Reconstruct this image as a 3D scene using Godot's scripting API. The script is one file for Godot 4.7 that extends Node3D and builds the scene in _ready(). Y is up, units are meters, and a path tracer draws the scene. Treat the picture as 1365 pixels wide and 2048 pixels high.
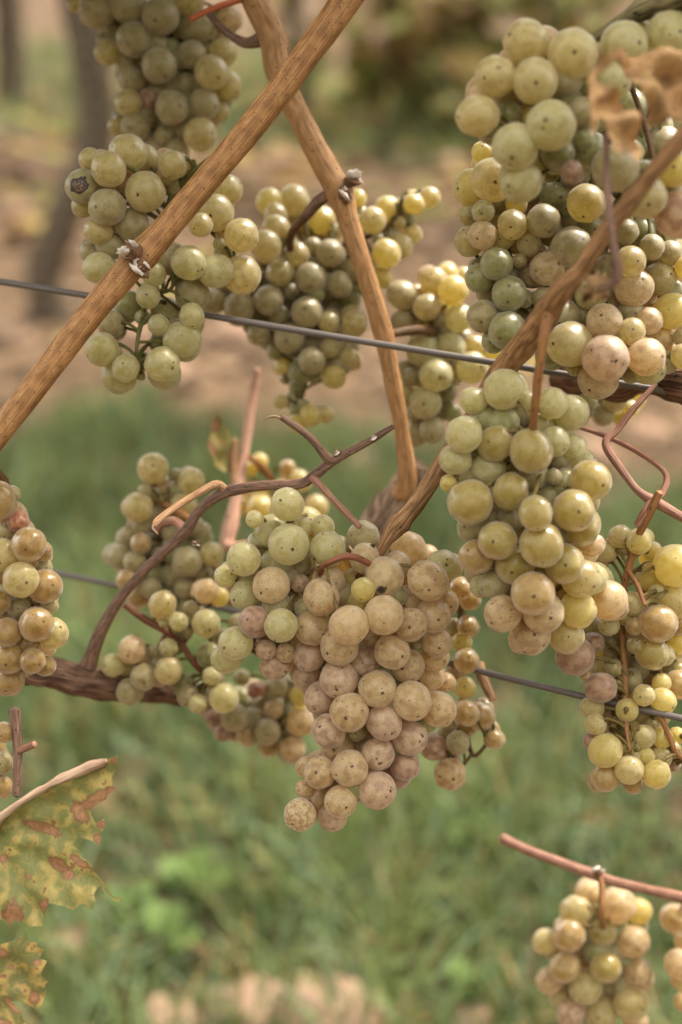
extends Node3D
# Ripe white grapes on the trellis, the grass alley and the next rows out of focus behind.
# Metres, y up; the ground is y = 0; the vine row runs along ROW and lies about half a metre from the camera.

const ROW := Vector3(0.89, 0.0, 0.456)      # along the vine rows
const OFF := Vector3(0.456, 0.0, -0.89)     # square to the rows, away from the camera
var rng := RandomNumberGenerator.new()
var noise := FastNoiseLite.new()
var berry_meshes := []
var shrivelled: ArrayMesh
var berry_mats := {}
var M := {}
var used := {}

# ------------------------------------------------------------------ helpers
func numbered(called: String) -> String:
	var k: int = used.get(called, 0)
	used[called] = k + 1
	return called if k == 0 else "%s_%03d" % [called, k]

func tag(o: Node3D, label: String, category: String, group := "") -> Node3D:
	o.set_meta("label", label)
	o.set_meta("category", category)
	if group != "":
		o.set_meta("group", group)
	return o

func thing(called: String, label: String, category: String, at: Vector3, group := "") -> Node3D:
	var o := Node3D.new()
	o.name = numbered(called)
	add_child(o)
	o.position = at
	return tag(o, label, category, group)

func part(called: String, mesh: Mesh, mat: Material, parent: Node3D, at := Vector3.ZERO) -> MeshInstance3D:
	var o := MeshInstance3D.new()
	o.name = called
	o.mesh = mesh
	o.material_override = mat
	o.position = at
	parent.add_child(o, true)
	return o

func setting(called: String, mesh: Mesh, mat: Material) -> MeshInstance3D:
	var o := part(called, mesh, mat, self)
	o.set_meta("kind", "structure")
	return o

func c8(r: float, g: float, b: float) -> Color:
	return Color(r / 255.0, g / 255.0, b / 255.0)

func mat(col: Color, rough := 0.8, spec := 0.4) -> StandardMaterial3D:
	var m := StandardMaterial3D.new()
	m.albedo_color = col
	m.roughness = rough
	m.metallic_specular = spec
	return m

func tex(w: int, h: int, bytes: PackedByteArray) -> ImageTexture:
	return ImageTexture.create_from_image(Image.create_from_data(w, h, false, Image.FORMAT_RGB8, bytes))

func put(b: PackedByteArray, at: int, c: Color) -> void:
	b[at] = clampi(int(c.r * 255.0), 0, 255)
	b[at + 1] = clampi(int(c.g * 255.0), 0, 255)
	b[at + 2] = clampi(int(c.b * 255.0), 0, 255)

func v3(p: Array) -> Vector3:
	return Vector3(p[0], p[1], p[2]) * 0.001

# Smooth path through [x, y, z (mm), radius (mm)] points: rows of [position, radius] in metres.
func smooth_path(pts: Array, sub: int) -> Array:
	var out := []
	for i in pts.size() - 1:
		var a: Array = pts[maxi(i - 1, 0)]
		var b: Array = pts[i]
		var c: Array = pts[i + 1]
		var d: Array = pts[mini(i + 2, pts.size() - 1)]
		for k in sub:
			var t := float(k) / sub
			out.append([v3(b).cubic_interpolate(v3(c), v3(a), v3(d), t), lerpf(b[3], c[3], smoothstep(0.0, 1.0, t)) * 0.001])
	var e: Array = pts[pts.size() - 1]
	out.append([v3(e), e[3] * 0.001])
	return out

# A round stem along a path with closed ends; ridge and lump roughen its outline.
func add_tube(st: SurfaceTool, pts: Array, origin: Vector3, sides: int, sub: int, ridge := 0.0, lump := 0.0, tint := Color.WHITE, flat_end := false) -> void:
	var path := smooth_path(pts, sub)
	var n := path.size()
	var rings := []
	var along := 0.0
	var side := Vector3.ZERO
	for i in n:
		var p: Vector3 = path[i][0] - origin
		var r: float = path[i][1]
		var dir: Vector3 = (path[mini(i + 1, n - 1)][0] - path[maxi(i - 1, 0)][0]).normalized()
		if i == 0:
			side = dir.cross(Vector3(0.3, 0.2, 0.93)).normalized()
		else:
			along += (path[i][0] - path[i - 1][0]).length()
			side = (side - dir * side.dot(dir)).normalized()
		var up := dir.cross(side)
		var ring := []
		for k in sides + 1:
			var a := TAU * (k % sides) / sides
			var rr := r
			if ridge > 0.0 or lump > 0.0:
				rr *= 1.0 + ridge * noise.get_noise_3d(cos(a) * 4.5 + origin.x * 50.0, sin(a) * 4.5, along * 9.0) + lump * noise.get_noise_3d(cos(a) * 0.9, sin(a) * 0.9 + origin.y * 70.0, along * 70.0)
			var out := side * cos(a) + up * sin(a)
			ring.append([p + out * rr, out, Vector2(float(k) / sides, along / 0.034)])
		rings.append(ring)
	var base := 0
	for i in n - 1:
		for k in sides:
			for q in [[i, k], [i + 1, k], [i + 1, k + 1], [i, k], [i + 1, k + 1], [i, k + 1]]:
				var v: Array = rings[q[0]][q[1]]
				st.set_color(tint)
				st.set_uv(v[2])
				st.set_normal(v[1])
				st.add_vertex(v[0])
	for e in [0, n - 1]:
		var dir2: Vector3 = (path[0][0] - path[1][0]).normalized() if e == 0 else (path[n - 1][0] - path[n - 2][0]).normalized()
		var tip: Vector3 = path[e][0] - origin + dir2 * path[e][1] * (0.1 if flat_end else 0.6)
		for k in sides:
			var a2: Array = rings[e][k]
			var b2: Array = rings[e][k + 1]
			var tri := [[tip, dir2], [a2[0], dir2.lerp(a2[1], 0.5).normalized()], [b2[0], dir2.lerp(b2[1], 0.5).normalized()]]
			if e == 0:
				tri = [tri[0], tri[2], tri[1]]
			for q in [0, 2, 1] if true else []:
				st.set_color(tint)
				st.set_uv(Vector2(0.5, 0.5))
				st.set_normal(tri[q][1])
				st.add_vertex(tri[q][0])

func surface() -> SurfaceTool:
	var st := SurfaceTool.new()
	st.begin(Mesh.PRIMITIVE_TRIANGLES)
	return st

func tube_mesh(pts: Array, origin: Vector3, sides := 14, sub := 6, ridge := 0.0, lump := 0.0) -> ArrayMesh:
	var st := surface()
	add_tube(st, pts, origin, sides, sub, ridge, lump)
	st.index()
	return st.commit()

# A knobbly closed body: a sphere of radius 1 stretched by size and roughened.
func lump_mesh(size: Vector3, rough: float, freq: float, seed_at: float, rings := 10, segs := 14) -> ArrayMesh:
	var st := surface()
	st.set_smooth_group(0)
	var grid := []
	for i in rings + 1:
		var row := []
		for k in segs + 1:
			var th := PI * i / rings
			var ph := TAU * (k % segs) / segs
			var d := Vector3(sin(th) * cos(ph), cos(th), sin(th) * sin(ph))
			var f := 1.0 + rough * noise.get_noise_3d(d.x * freq + seed_at, d.y * freq, d.z * freq)
			row.append([d * f * size, Vector2(float(k) / segs, float(i) / rings)])
		grid.append(row)
	for i in rings:
		for k in segs:
			for q in [[i, k], [i, k + 1], [i + 1, k + 1], [i, k], [i + 1, k + 1], [i + 1, k]]:
				if (i == 0 and q == [i, k + 1]) or false:
					pass
				st.set_uv(grid[q[0]][q[1]][1])
				st.add_vertex(grid[q[0]][q[1]][0])
	st.generate_normals()
	st.index()
	return st.commit()

# ------------------------------------------------------------------ textures
func bark_tex(w: int, h: int, sd: float, dark: Color, mid: Color, light: Color, specks: int, streak := 7.0, contrast := 1.0) -> Array:
	var b := PackedByteArray()
	b.resize(w * h * 3)
	var hb := PackedByteArray()
	hb.resize(w * h * 3)
	for y in h:
		var v := float(y) / h
		var vc := cos(TAU * v)
		var vs := sin(TAU * v)
		for x in w:
			var a := TAU * x / w
			var ca := cos(a)
			var sa := sin(a)
			var fine := noise.get_noise_3d(ca * streak * 1.3 + sd, sa * streak * 1.3 + vc * 0.16, vs * 0.16)
			var wide := noise.get_noise_3d(ca * 1.6 + sd + 9.0, sa * 1.6 + vc * 0.8, vs * 0.8)
			var grain := noise.get_noise_3d(ca * streak * 2.7 + sd, sa * streak * 2.7 + vc * 0.8, vs * 0.8)
			var t := clampf(0.5 + contrast * (fine * 0.75 + grain * 0.35 + wide * 0.45), 0.0, 1.0)
			var c := dark.lerp(mid, t * 2.0) if t < 0.5 else mid.lerp(light, t * 2.0 - 1.0)
			var at := (y * w + x) * 3
			put(b, at, c)
			var g := clampf(0.5 + fine * 0.6 + grain * 0.3, 0.0, 1.0)
			put(hb, at, Color(g, g, g))
	for k in specks:
		var cx := rng.randi_range(0, w - 1)
		var cy := rng.randi_range(0, h - 1)
		var rx := rng.randf_range(0.8, 2.0)
		var ry := rx * rng.randf_range(1.0, 2.0)
		for dy in range(-4, 5):
			for dx in range(-3, 4):
				if (dx / rx) * (dx / rx) + (dy / ry) * (dy / ry) <= 1.0:
					put(b, (posmod(cy + dy, h) * w + posmod(cx + dx, w)) * 3, dark * 0.45)
	return [tex(w, h, b), tex(w, h, hb)]

func bark_mat(t: Array, rough: float, bump: float, vscale := 1.0) -> StandardMaterial3D:
	var m := mat(Color.WHITE, rough, 0.35)
	m.albedo_texture = t[0]
	m.heightmap_enabled = true
	m.heightmap_texture = t[1]
	m.heightmap_scale = bump
	m.uv1_scale = Vector3(1, vscale, 1)
	m.vertex_color_use_as_albedo = true
	return m

# The skin of a berry: bloom with rubbed patches, russet net, freckles, and the scar of the flower at the free end (v = 0).
func berry_tex(sd: float, bloom: Color, skin: Color, russet: Color, rubbed: float, net: float, freckles: int, mark := 0) -> ImageTexture:
	var w := 256
	var h := 128
	var b := PackedByteArray()
	b.resize(w * h * 3)
	for y in h:
		var th := PI * (y + 0.5) / h
		var s := sin(th)
		for x in w:
			var ph := TAU * x / w
			var d := Vector3(s * cos(ph), cos(th), s * sin(ph))
			var p := d * 1.5 + Vector3(sd, 0, sd * 0.7)
			var n1 := noise.get_noise_3d(p.x, p.y, p.z) + 0.35 * noise.get_noise_3d(p.x * 4.0, p.y * 4.0, p.z * 4.0)
			var n2 := noise.get_noise_3d(p.x * 5.5 + 30.0, p.y * 5.5, p.z * 5.5)
			var n3 := noise.get_noise_3d(p.x * 1.1 - 20.0, p.y * 1.1, p.z * 1.1)
			var grain := noise.get_noise_3d(p.x * 17.0, p.y * 17.0, p.z * 17.0)
			var c := bloom.lerp(skin, smoothstep(0.10, 0.24, n1 + rubbed - 0.35) * 0.6)
			c = c.lerp(skin, 0.35 * smoothstep(-0.1, 0.5, n2) )
			var r := smoothstep(0.13, 0.02, absf(n2)) * smoothstep(-0.15, 0.25, n3 + net - 0.4) + 0.6 * smoothstep(0.18, 0.42, n3 + net - 0.5)
			c = c.lerp(russet, clampf(r, 0.0, 1.0) * minf(net * 1.3, 0.6))
			c = c.lerp(russet, smoothstep(0.28, 0.5, grain + 0.35 * n3) * minf(net * 1.5, 0.6))
			c = c * (1.0 + grain * 0.05)
			if mark == 1:      # a black bruise near the end
				var q := d.angle_to(Vector3(0.25, 0.95, 0.1).normalized())
				c = c.lerp(c8(72, 62, 58), smoothstep(0.27, 0.2, q + 0.05 * n2)).lerp(c8(38, 32, 32), smoothstep(0.15, 0.1, q))
				var q2 := d.angle_to(Vector3(0.75, 0.6, 0.45).normalized())
				c = c.lerp(c8(80, 62, 52), smoothstep(0.13, 0.08, q2))
			if mark == 2:      # a sunken brown scar with a dark ring
				var q3 := d.angle_to(Vector3(0.1, 1.0, 0.1).normalized()) * (1.0 + 0.3 * n1)
				c = c.lerp(c8(58, 44, 38), smoothstep(0.5, 0.44, q3)).lerp(c8(140, 108, 88), smoothstep(0.38, 0.3, q3) * smoothstep(-0.3, 0.3, n2 + 0.1))
			if mark == 3:      # strongly blotched
				c = c.lerp(c8(140, 104, 58), smoothstep(-0.1, 0.3, noise.get_noise_3d(p.x * 2.2 + 5.0, p.y * 2.2, p.z * 2.2)) * 0.45)
			put(b, (y * w + x) * 3, c)
	for k in freckles + 1:
		var dir := Vector3(rng.randfn(), rng.randfn(), rng.randfn()).normalized()
		var rad := rng.randf_range(0.018, 0.04) if rng.randf() < 0.9 else rng.randf_range(0.05, 0.085)
		var dark := c8(74, 56, 42).lerp(c8(138, 108, 72), rng.randf())
		if k == freckles:
			dir = Vector3(0.03, 1, 0.02).normalized()
			rad = 0.09
			dark = c8(92, 70, 52)
		var th0 := acos(dir.y)
		var ph0 := atan2(dir.z, dir.x)
		var ny := int(ceil(rad / PI * h)) + 1
		var nx := mini(int(ceil(rad / TAU * w / maxf(sin(th0), 0.03))) + 1, w / 2)
		var y0 := int(th0 / PI * h)
		var x0 := int(ph0 / TAU * w)
		for y in range(maxi(0, y0 - ny), mini(h, y0 + ny + 1)):
			for x in range(x0 - nx, x0 + nx + 1):
				var th := PI * (y + 0.5) / h
				var ph := TAU * x / w
				var d := Vector3(sin(th) * cos(ph), cos(th), sin(th) * sin(ph))
				if d.angle_to(dir) < rad:
					put(b, (y * w + posmod(x, w)) * 3, dark)
	return tex(w, h, b)

func leaf_tex(size: int, mm: float, base: Vector2, veins: Array, spots: Array, dead: float, sd: float, cg: Color, cy: Color) -> ImageTexture:
	var b := PackedByteArray()
	b.resize(size * size * 3)
	for y in size:
		for x in size:
			var p := base + Vector2(x + 0.5, -(y + 0.5)) * mm / size
			var near := 99.0
			for v in veins:
				near = minf(near, p.distance_to(Geometry2D.get_closest_point_to_segment(p, v[0], v[1])))
			var n := noise.get_noise_3d(p.x * 0.16, p.y * 0.16, sd)
			var m := noise.get_noise_3d(p.x * 0.5, p.y * 0.5, sd + 7.0)
			var f := noise.get_noise_3d(p.x * 2.4, p.y * 2.4, sd + 3.0)
			var c := cg.lerp(cy, smoothstep(0.2, 3.4, near + n * 2.6 + m * 0.9))
			c = c.lerp(c8(160, 124, 66), smoothstep(0.35, 0.6, m + 0.5 * n) * 0.5)
			var d := -1.0
			for s in spots:
				var q: Vector2 = (p - s[0]).rotated(-s[3])
				d = maxf(d, 1.0 - Vector2(q.x / s[1], q.y / s[2]).length() + m * 0.3 + f * 0.05)
			d = maxf(d, n + 0.5 * m + dead - 0.75)
			c = c.lerp(c8(122, 88, 58), smoothstep(-0.2, 0.06, d)).lerp(c8(172, 126, 88).lerp(c8(140, 102, 72), clampf(0.5 + 0.6 * f + 0.8 * m, 0.0, 1.0)), smoothstep(0.05, 0.28, d))
			if near < 0.22 and d < 0.0:
				c = c.lerp(c8(150, 146, 78), 0.35)
			c = c * (1.0 + 0.08 * f)
			put(b, (y * size + x) * 3, c)
	return tex(size, size, b)

# ------------------------------------------------------------------ berries and bunches
func make_berries() -> void:
	for k in 9:
		berry_meshes.append(berry_mesh(0.97 + 0.018 * k, 0.03 + 0.006 * (k % 4), k * 13.7))
	shrivelled = berry_mesh(1.25, 0.16, 77.0)
	# tone: bloom, skin, russet, rubbed, net, freckles, roughness, backlight, variants, mark
	var tones := {
		0: [c8(224, 202, 160), c8(200, 175, 116), c8(166, 126, 88), 0.22, 0.30, 30, 0.46, 0.46, 4, 0, 0.22],
		1: [c8(220, 193, 162), c8(194, 163, 120), c8(152, 112, 90), 0.20, 0.46, 26, 0.50, 0.42, 3, 0, 0.18],
		2: [c8(212, 204, 156), c8(188, 178, 106), c8(156, 138, 86), 0.24, 0.12, 12, 0.44, 0.46, 3, 0, 0.24],
		3: [c8(190, 172, 102), c8(170, 145, 60), c8(166, 126, 70), 0.34, 0.10, 7, 0.26, 0.36, 3, 0, 0.34],
		4: [c8(224, 210, 138), c8(212, 193, 92), c8(190, 158, 84), 0.26, 0.12, 9, 0.40, 0.48, 3, 0, 0.32],
		5: [c8(186, 172, 126), c8(160, 146, 86), c8(134, 106, 72), 0.20, 0.20, 14, 0.50, 0.36, 3, 0, 0.20],
		6: [c8(186, 150, 120), c8(156, 118, 82), c8(118, 84, 64), 0.28, 0.55, 12, 0.48, 0.26, 2, 0, 0.12],
		7: [c8(164, 158, 102), c8(134, 130, 62), c8(106, 92, 56), 0.28, 0.14, 26, 0.38, 0.32, 2, 0, 0.24],
		8: [c8(202, 176, 118), c8(180, 148, 80), c8(154, 112, 66), 0.32, 0.26, 9, 0.28, 0.36, 3, 0, 0.32],
		9: [c8(214, 192, 144), c8(190, 164, 102), c8(166, 124, 84), 0.22, 0.36, 16, 0.48, 0.36, 1, 1, 0.2],
		10: [c8(216, 196, 154), c8(188, 160, 104), c8(158, 118, 78), 0.2, 0.3, 10, 0.48, 0.36, 1, 3, 0.2],
		11: [c8(180, 172, 122), c8(152, 142, 82), c8(128, 100, 70), 0.25, 0.2, 10, 0.46, 0.32, 1, 2, 0.15],
		12: [c8(170, 108, 68), c8(136, 80, 50), c8(102, 62, 44), 0.3, 0.4, 2, 0.36, 0.2, 1, 0, 0.1],
		13: [c8(216, 203, 150), c8(196, 179, 104), c8(160, 130, 80), 0.26, 0.22, 12, 0.38, 0.48, 3, 0, 0.28],
		14: [c8(186, 156, 94), c8(156, 122, 56), c8(130, 90, 50), 0.32, 0.26, 9, 0.28, 0.34, 3, 0, 0.32],
	}
	for t in tones:
		var s: Array = tones[t]
		berry_mats[t] = []
		for k in s[8]:
			var m := mat(Color.WHITE, s[6], 0.5)
			m.albedo_texture = berry_tex(t * 7.3 + k * 3.1, s[0], s[1], s[2], s[3] + 0.06 * (k - 1), s[4] * (0.75 + 0.25 * k), int(s[5] * (0.35 + 0.45 * k)), s[9])
			m.backlight_enabled = true
			m.backlight = Color(1.0, 0.97, 0.82) * pow(2.0 * s[7], 0.4545)
			m.rim_enabled = true
			m.rim = 0.9
			m.rim_tint = 0.25
			m.clearcoat_enabled = true
			m.clearcoat = 0.3
			m.clearcoat_roughness = 0.3
			m.refraction_enabled = true      # the flesh lets light through
			m.refraction_scale = 0.036
			m.albedo_color = Color(1, 1, 1, 1.0 - s[10])
			berry_mats[t].append(m)

func berry_mesh(stretch: float, rough: float, sd: float) -> ArrayMesh:
	var st := surface()
	var rings := 18
	var segs := 28
	var grid := []
	for i in rings + 1:
		var row := []
		for k in segs + 1:
			var th := PI * i / rings
			var ph := TAU * (k % segs) / segs
			var d := Vector3(sin(th) * cos(ph), cos(th), sin(th) * sin(ph))
			var f := 1.0 + rough * noise.get_noise_3d(d.x * 1.3 + sd, d.y * 1.3, d.z * 1.3)
			f -= 0.035 * exp(-pow(th / 0.12, 2.0))            # the scar at the free end
			f -= 0.05 * exp(-pow((PI - th) / 0.25, 2.0))      # the dimple round the stalk
			var p := d * f
			p.y *= stretch
			row.append([p, Vector2(float(k) / segs, float(i) / rings)])
		grid.append(row)
	st.set_smooth_group(0)
	for i in rings:
		for k in segs:
			var q := [[i, k], [i, k + 1], [i + 1, k + 1], [i, k], [i + 1, k + 1], [i + 1, k]]
			for j in 6:
				if (i == 0 and j < 3) or (i == rings - 1 and j >= 3):
					continue
				st.set_uv(grid[q[j][0]][q[j][1]][1])
				st.add_vertex(grid[q[j][0]][q[j][1]][0])
	st.generate_normals()
	return st.commit()

# A bunch: the stalk's lines and the berries [x, y, z, radius, tone], all in tenths of a millimetre from the top of the stalk.
func bunch(label: String, stalk_col: Color, at: Vector3, lines: Array, berries: Array) -> Node3D:
	var t := thing("grape_bunch", label, "grape bunch", at, "grape bunches on the vine")
	var st := surface()
	var nodes := []
	for line in lines:
		var pts := []
		for p in line:
			pts.append([p[0] * 0.1, p[1] * 0.1, p[2] * 0.1, p[3] * 0.1])
		add_tube(st, pts, Vector3.ZERO, 8, 4, 0.05, 0.2, stalk_col)
		for q in smooth_path(pts, 4):
			nodes.append(q[0])
	var green := Color(0.16, 0.17, 0.045)
	for i in berries.size():
		var b: Array = berries[i]
		var c := Vector3(b[0], b[1], b[2]) * 0.0001
		var r: float = b[3] * 0.0001
		var near: Vector3 = nodes[0]
		for q in nodes:
			if c.distance_to(q + Vector3(0, 0.004, 0)) < c.distance_to(near + Vector3(0, 0.004, 0)):
				near = q
		var out := (c - near - Vector3(0, 0.004, 0)).normalized()
		out = (out + Vector3(rng.randf_range(-0.5, 0.5), rng.randf_range(-0.6, 0.3), rng.randf_range(-0.2, 0.5))).normalized()
		var tone: int = b[4]
		if tone == 9:
			out = Vector3(0.1, -0.12, 1.0).normalized()
		if tone == 11:
			out = Vector3(-0.1, 0.12, 1.0).normalized()
		var side := out.cross(Vector3(rng.randf_range(-1, 1), 0.4, rng.randf_range(-1, 1))).normalized()
		side = side.rotated(out, rng.randf() * TAU)
		var o := MeshInstance3D.new()
		o.name = "berry"
		o.mesh = shrivelled if tone == 12 else berry_meshes[(i * 5) % 9]
		var ms: Array = berry_mats[tone]
		o.material_override = ms[rng.randi() % ms.size()]
		o.transform = Transform3D(Basis(side * r, out * r, side.cross(out) * r), c)
		t.add_child(o, true)
		if tone == 11:
			o.set_meta("label", "berry with a sunken brown scar")
		if tone == 12:
			o.set_meta("label", "shrivelled orange-brown berry")
		if tone == 9:
			o.set_meta("label", "berry with a black bruise")
		# its pedicel, from the stalk to the dimple
		var root := c - out * r * 0.93
		var mid := root.lerp(near, 0.5) - out * 0.0015
		var mm := 1000.0
		add_tube(st, [[near.x * mm, near.y * mm, near.z * mm, 0.75], [mid.x * mm, mid.y * mm, mid.z * mm, 0.6], [(root - out * 0.0012).x * mm, (root - out * 0.0012).y * mm, (root - out * 0.0012).z * mm, 0.8], [root.x * mm, root.y * mm, root.z * mm, 1.35]], Vector3.ZERO, 6, 2, 0.0, 0.0, green.lerp(stalk_col, 0.35))
	st.index()
	part("stem", st.commit(), M.stalk, t)
	return t

# ------------------------------------------------------------------ canes, leaves
func cane(called: String, label: String, category: String, pts: Array, m: Material, ridge := 0.06, lump := 0.08, sides := 22) -> Node3D:
	var at := v3(pts[0])
	var t := thing(called, label, category, at)
	part("stem", tube_mesh(pts, at, sides, 7, ridge, lump), m, t)
	return t

func side_stem(t: Node3D, called: String, pts: Array, m: Material, ridge := 0.04, lump := 0.1) -> void:
	part(called, tube_mesh(pts, t.position, 12, 6, ridge, lump), m, t)

func bud(t: Node3D, at: Vector3, towards: Vector3, size: float) -> void:
	var b := part("bud", lump_mesh(Vector3(0.62, 0.8, 0.62) * size, 0.35, 2.6, at.x * 90.0), M.bud_brown, t, at - t.position)
	b.basis = Basis(Quaternion(Vector3.UP, towards.normalized()))
	for k in 4:
		var a := k * 1.75 + at.y * 20.0
		var s := part("bud_scale", lump_mesh(Vector3(0.42, 0.62, 0.2) * size * (0.75 + 0.13 * k), 0.5, 2.4, k * 5.0 + at.x * 40.0, 8, 10), M.bud_pale if k % 3 != 2 else M.bud_brown, b, Vector3(cos(a) * 0.42, 0.25 + 0.14 * k, sin(a) * 0.42) * size)
		s.rotation = Vector3(sin(a) * 0.7, a, -cos(a) * 0.5)

func shape_height(p: Vector2, how: Array) -> float:
	# how: [cup, ripple (mm), frequency, seed, fold lines [[a, b, depth], ...]]
	var z: float = how[1] * noise.get_noise_3d(p.x * how[2], p.y * how[2], how[3]) + how[1] * 0.07 * noise.get_noise_3d(p.x * how[2] * 3.0, p.y * how[2] * 3.0, how[3] + 4.0)
	for f in how[4]:
		z -= f[2] * exp(-pow(p.distance_to(Geometry2D.get_closest_point_to_segment(p, f[0], f[1])) / 2.6, 2.0))
	return z + how[0] * p.length_squared() * 0.01

# A leaf blade with real thickness from an outline in millimetres.
func blade_mesh(outline: PackedVector2Array, step: float, how: Array, thick: float, uv_base: Vector2, uv_mm: float) -> ArrayMesh:
	var pts := PackedVector2Array()
	var rim := []
	for i in outline.size():
		var a := outline[i]
		var b := outline[(i + 1) % outline.size()]
		var n := maxi(1, int(round(a.distance_to(b) / step)))
		for k in n:
			var e := a.lerp(b, float(k) / n)
			rim.append(e + Vector2(noise.get_noise_2d(e.x * 1.1, e.y * 1.1), noise.get_noise_2d(e.y * 1.1 + 50.0, e.x * 1.1)) * step * 0.45)
	for e in rim:
		pts.append(e)
	var lo := outline[0]
	var hi := outline[0]
	for e in outline:
		lo = lo.min(e)
		hi = hi.max(e)
	var edge := PackedVector2Array(rim)
	var y := lo.y
	while y < hi.y:
		var x := lo.x
		while x < hi.x:
			var p := Vector2(x + rng.randf_range(-0.3, 0.3) * step, y + rng.randf_range(-0.3, 0.3) * step)
			if Geometry2D.is_point_in_polygon(p, edge):
				var ok := true
				for e in rim:
					if p.distance_squared_to(e) < step * step * 0.3:
						ok = false
						break
				if ok:
					pts.append(p)
			x += step
		y += step
	var idx := Geometry2D.triangulate_delaunay(pts)
	var st := surface()
	for s in [0, 1]:
		st.set_smooth_group(s)
		for i in range(0, idx.size(), 3):
			var t := [pts[idx[i]], pts[idx[i + 1]], pts[idx[i + 2]]]
			if not Geometry2D.is_point_in_polygon((t[0] + t[1] + t[2]) / 3.0, edge):
				continue
			var ccw: bool = (t[1] - t[0]).cross(t[2] - t[0]) > 0.0
			if ccw == (s == 0):
				t = [t[0], t[2], t[1]]
			for p in t:
				st.set_uv(Vector2((p.x - uv_base.x) / uv_mm, (uv_base.y - p.y) / uv_mm))
				st.add_vertex(Vector3(p.x, p.y, shape_height(p, how) - s * thick) * 0.001)
	st.set_smooth_group(2)
	for i in rim.size():
		var a: Vector2 = rim[i]
		var b: Vector2 = rim[(i + 1) % rim.size()]
		var za := shape_height(a, how)
		var zb := shape_height(b, how)
		for q in [[a, za], [b, zb], [b, zb - thick], [a, za], [b, zb - thick], [a, za - thick]]:
			st.set_uv(Vector2((q[0].x - uv_base.x) / uv_mm, (uv_base.y - q[0].y) / uv_mm))
			st.add_vertex(Vector3(q[0].x, q[0].y, q[1]) * 0.001)
	st.generate_normals()
	return st.commit()

func outline_of(flat: Array, around: Vector2, mm: float) -> PackedVector2Array:
	var out := PackedVector2Array()
	for i in range(0, flat.size(), 2):
		out.append(Vector2(flat[i] - around.x, around.y - flat[i + 1]) * mm)
	return out

# ------------------------------------------------------------------ the scene
func _ready() -> void:
	rng.seed = 20
	noise.seed = 11
	noise.frequency = 1.0
	noise.noise_type = FastNoiseLite.TYPE_SIMPLEX_SMOOTH
	noise.fractal_type = FastNoiseLite.FRACTAL_NONE

	var cam := Camera3D.new()
	cam.name = "camera"
	add_child(cam)
	cam.position = Vector3(0, 0.95, 0)
	cam.rotation_degrees = Vector3(-24, 0, 0)
	var lens := CameraAttributesPhysical.new()
	lens.frustum_focal_length = 33.33
	lens.frustum_near = 0.05
	lens.frustum_far = 200.0
	lens.frustum_focus_distance = 0.548
	lens.exposure_aperture = 3.0
	cam.attributes = lens
	cam.fov = 39.6
	cam.near = 0.05
	cam.far = 200.0
	cam.current = true

	var env := Environment.new()
	env.background_mode = Environment.BG_SKY
	var sky := ProceduralSkyMaterial.new()
	sky.sky_top_color = c8(255, 252, 246)
	sky.sky_horizon_color = c8(186, 184, 176)
	sky.sky_curve = 0.5
	sky.sky_energy_multiplier = 1.1
	sky.ground_bottom_color = c8(96, 88, 66)
	sky.ground_horizon_color = c8(150, 146, 126)
	env.sky = Sky.new()
	env.sky.sky_material = sky
	env.tonemap_mode = Environment.TONE_MAPPER_LINEAR
	env.tonemap_exposure = 2.5
	env.sdfgi_enabled = true
	env.ssao_enabled = true
	env.ssil_enabled = true
	var we := WorldEnvironment.new()
	we.name = "world_environment"
	we.environment = env
	add_child(we)

	var sun := DirectionalLight3D.new()
	sun.name = "sun"
	sun.light_energy = 1.0
	sun.light_color = Color(1.0, 0.96, 0.90)
	sun.light_angular_distance = 9.0
	sun.shadow_enabled = true
	add_child(sun)
	sun.look_at_from_position(Vector3(0.55, 1.0, -0.40), Vector3.ZERO)

	make_materials()
	make_berries()
	make_ground()
	make_far_rows()
	make_trellis()
	make_wood()
	make_canopy()
	hedge("leafy top of the next vine row, above the upper edge of the picture", 2.6, -4.0, 2.4, 0.95, 1.75, 1200, 301)
	hedge("leafy top of the second row behind, above the upper edge of the picture", 4.65, -6.0, 2.6, 0.9, 1.8, 1700, 302)
	hedge("leafy vine row behind the viewer, facing the bunches", -1.5, -2.6, 2.6, 0.5, 1.9, 2000, 303)
	make_bunches()
	make_leaves()

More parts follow.
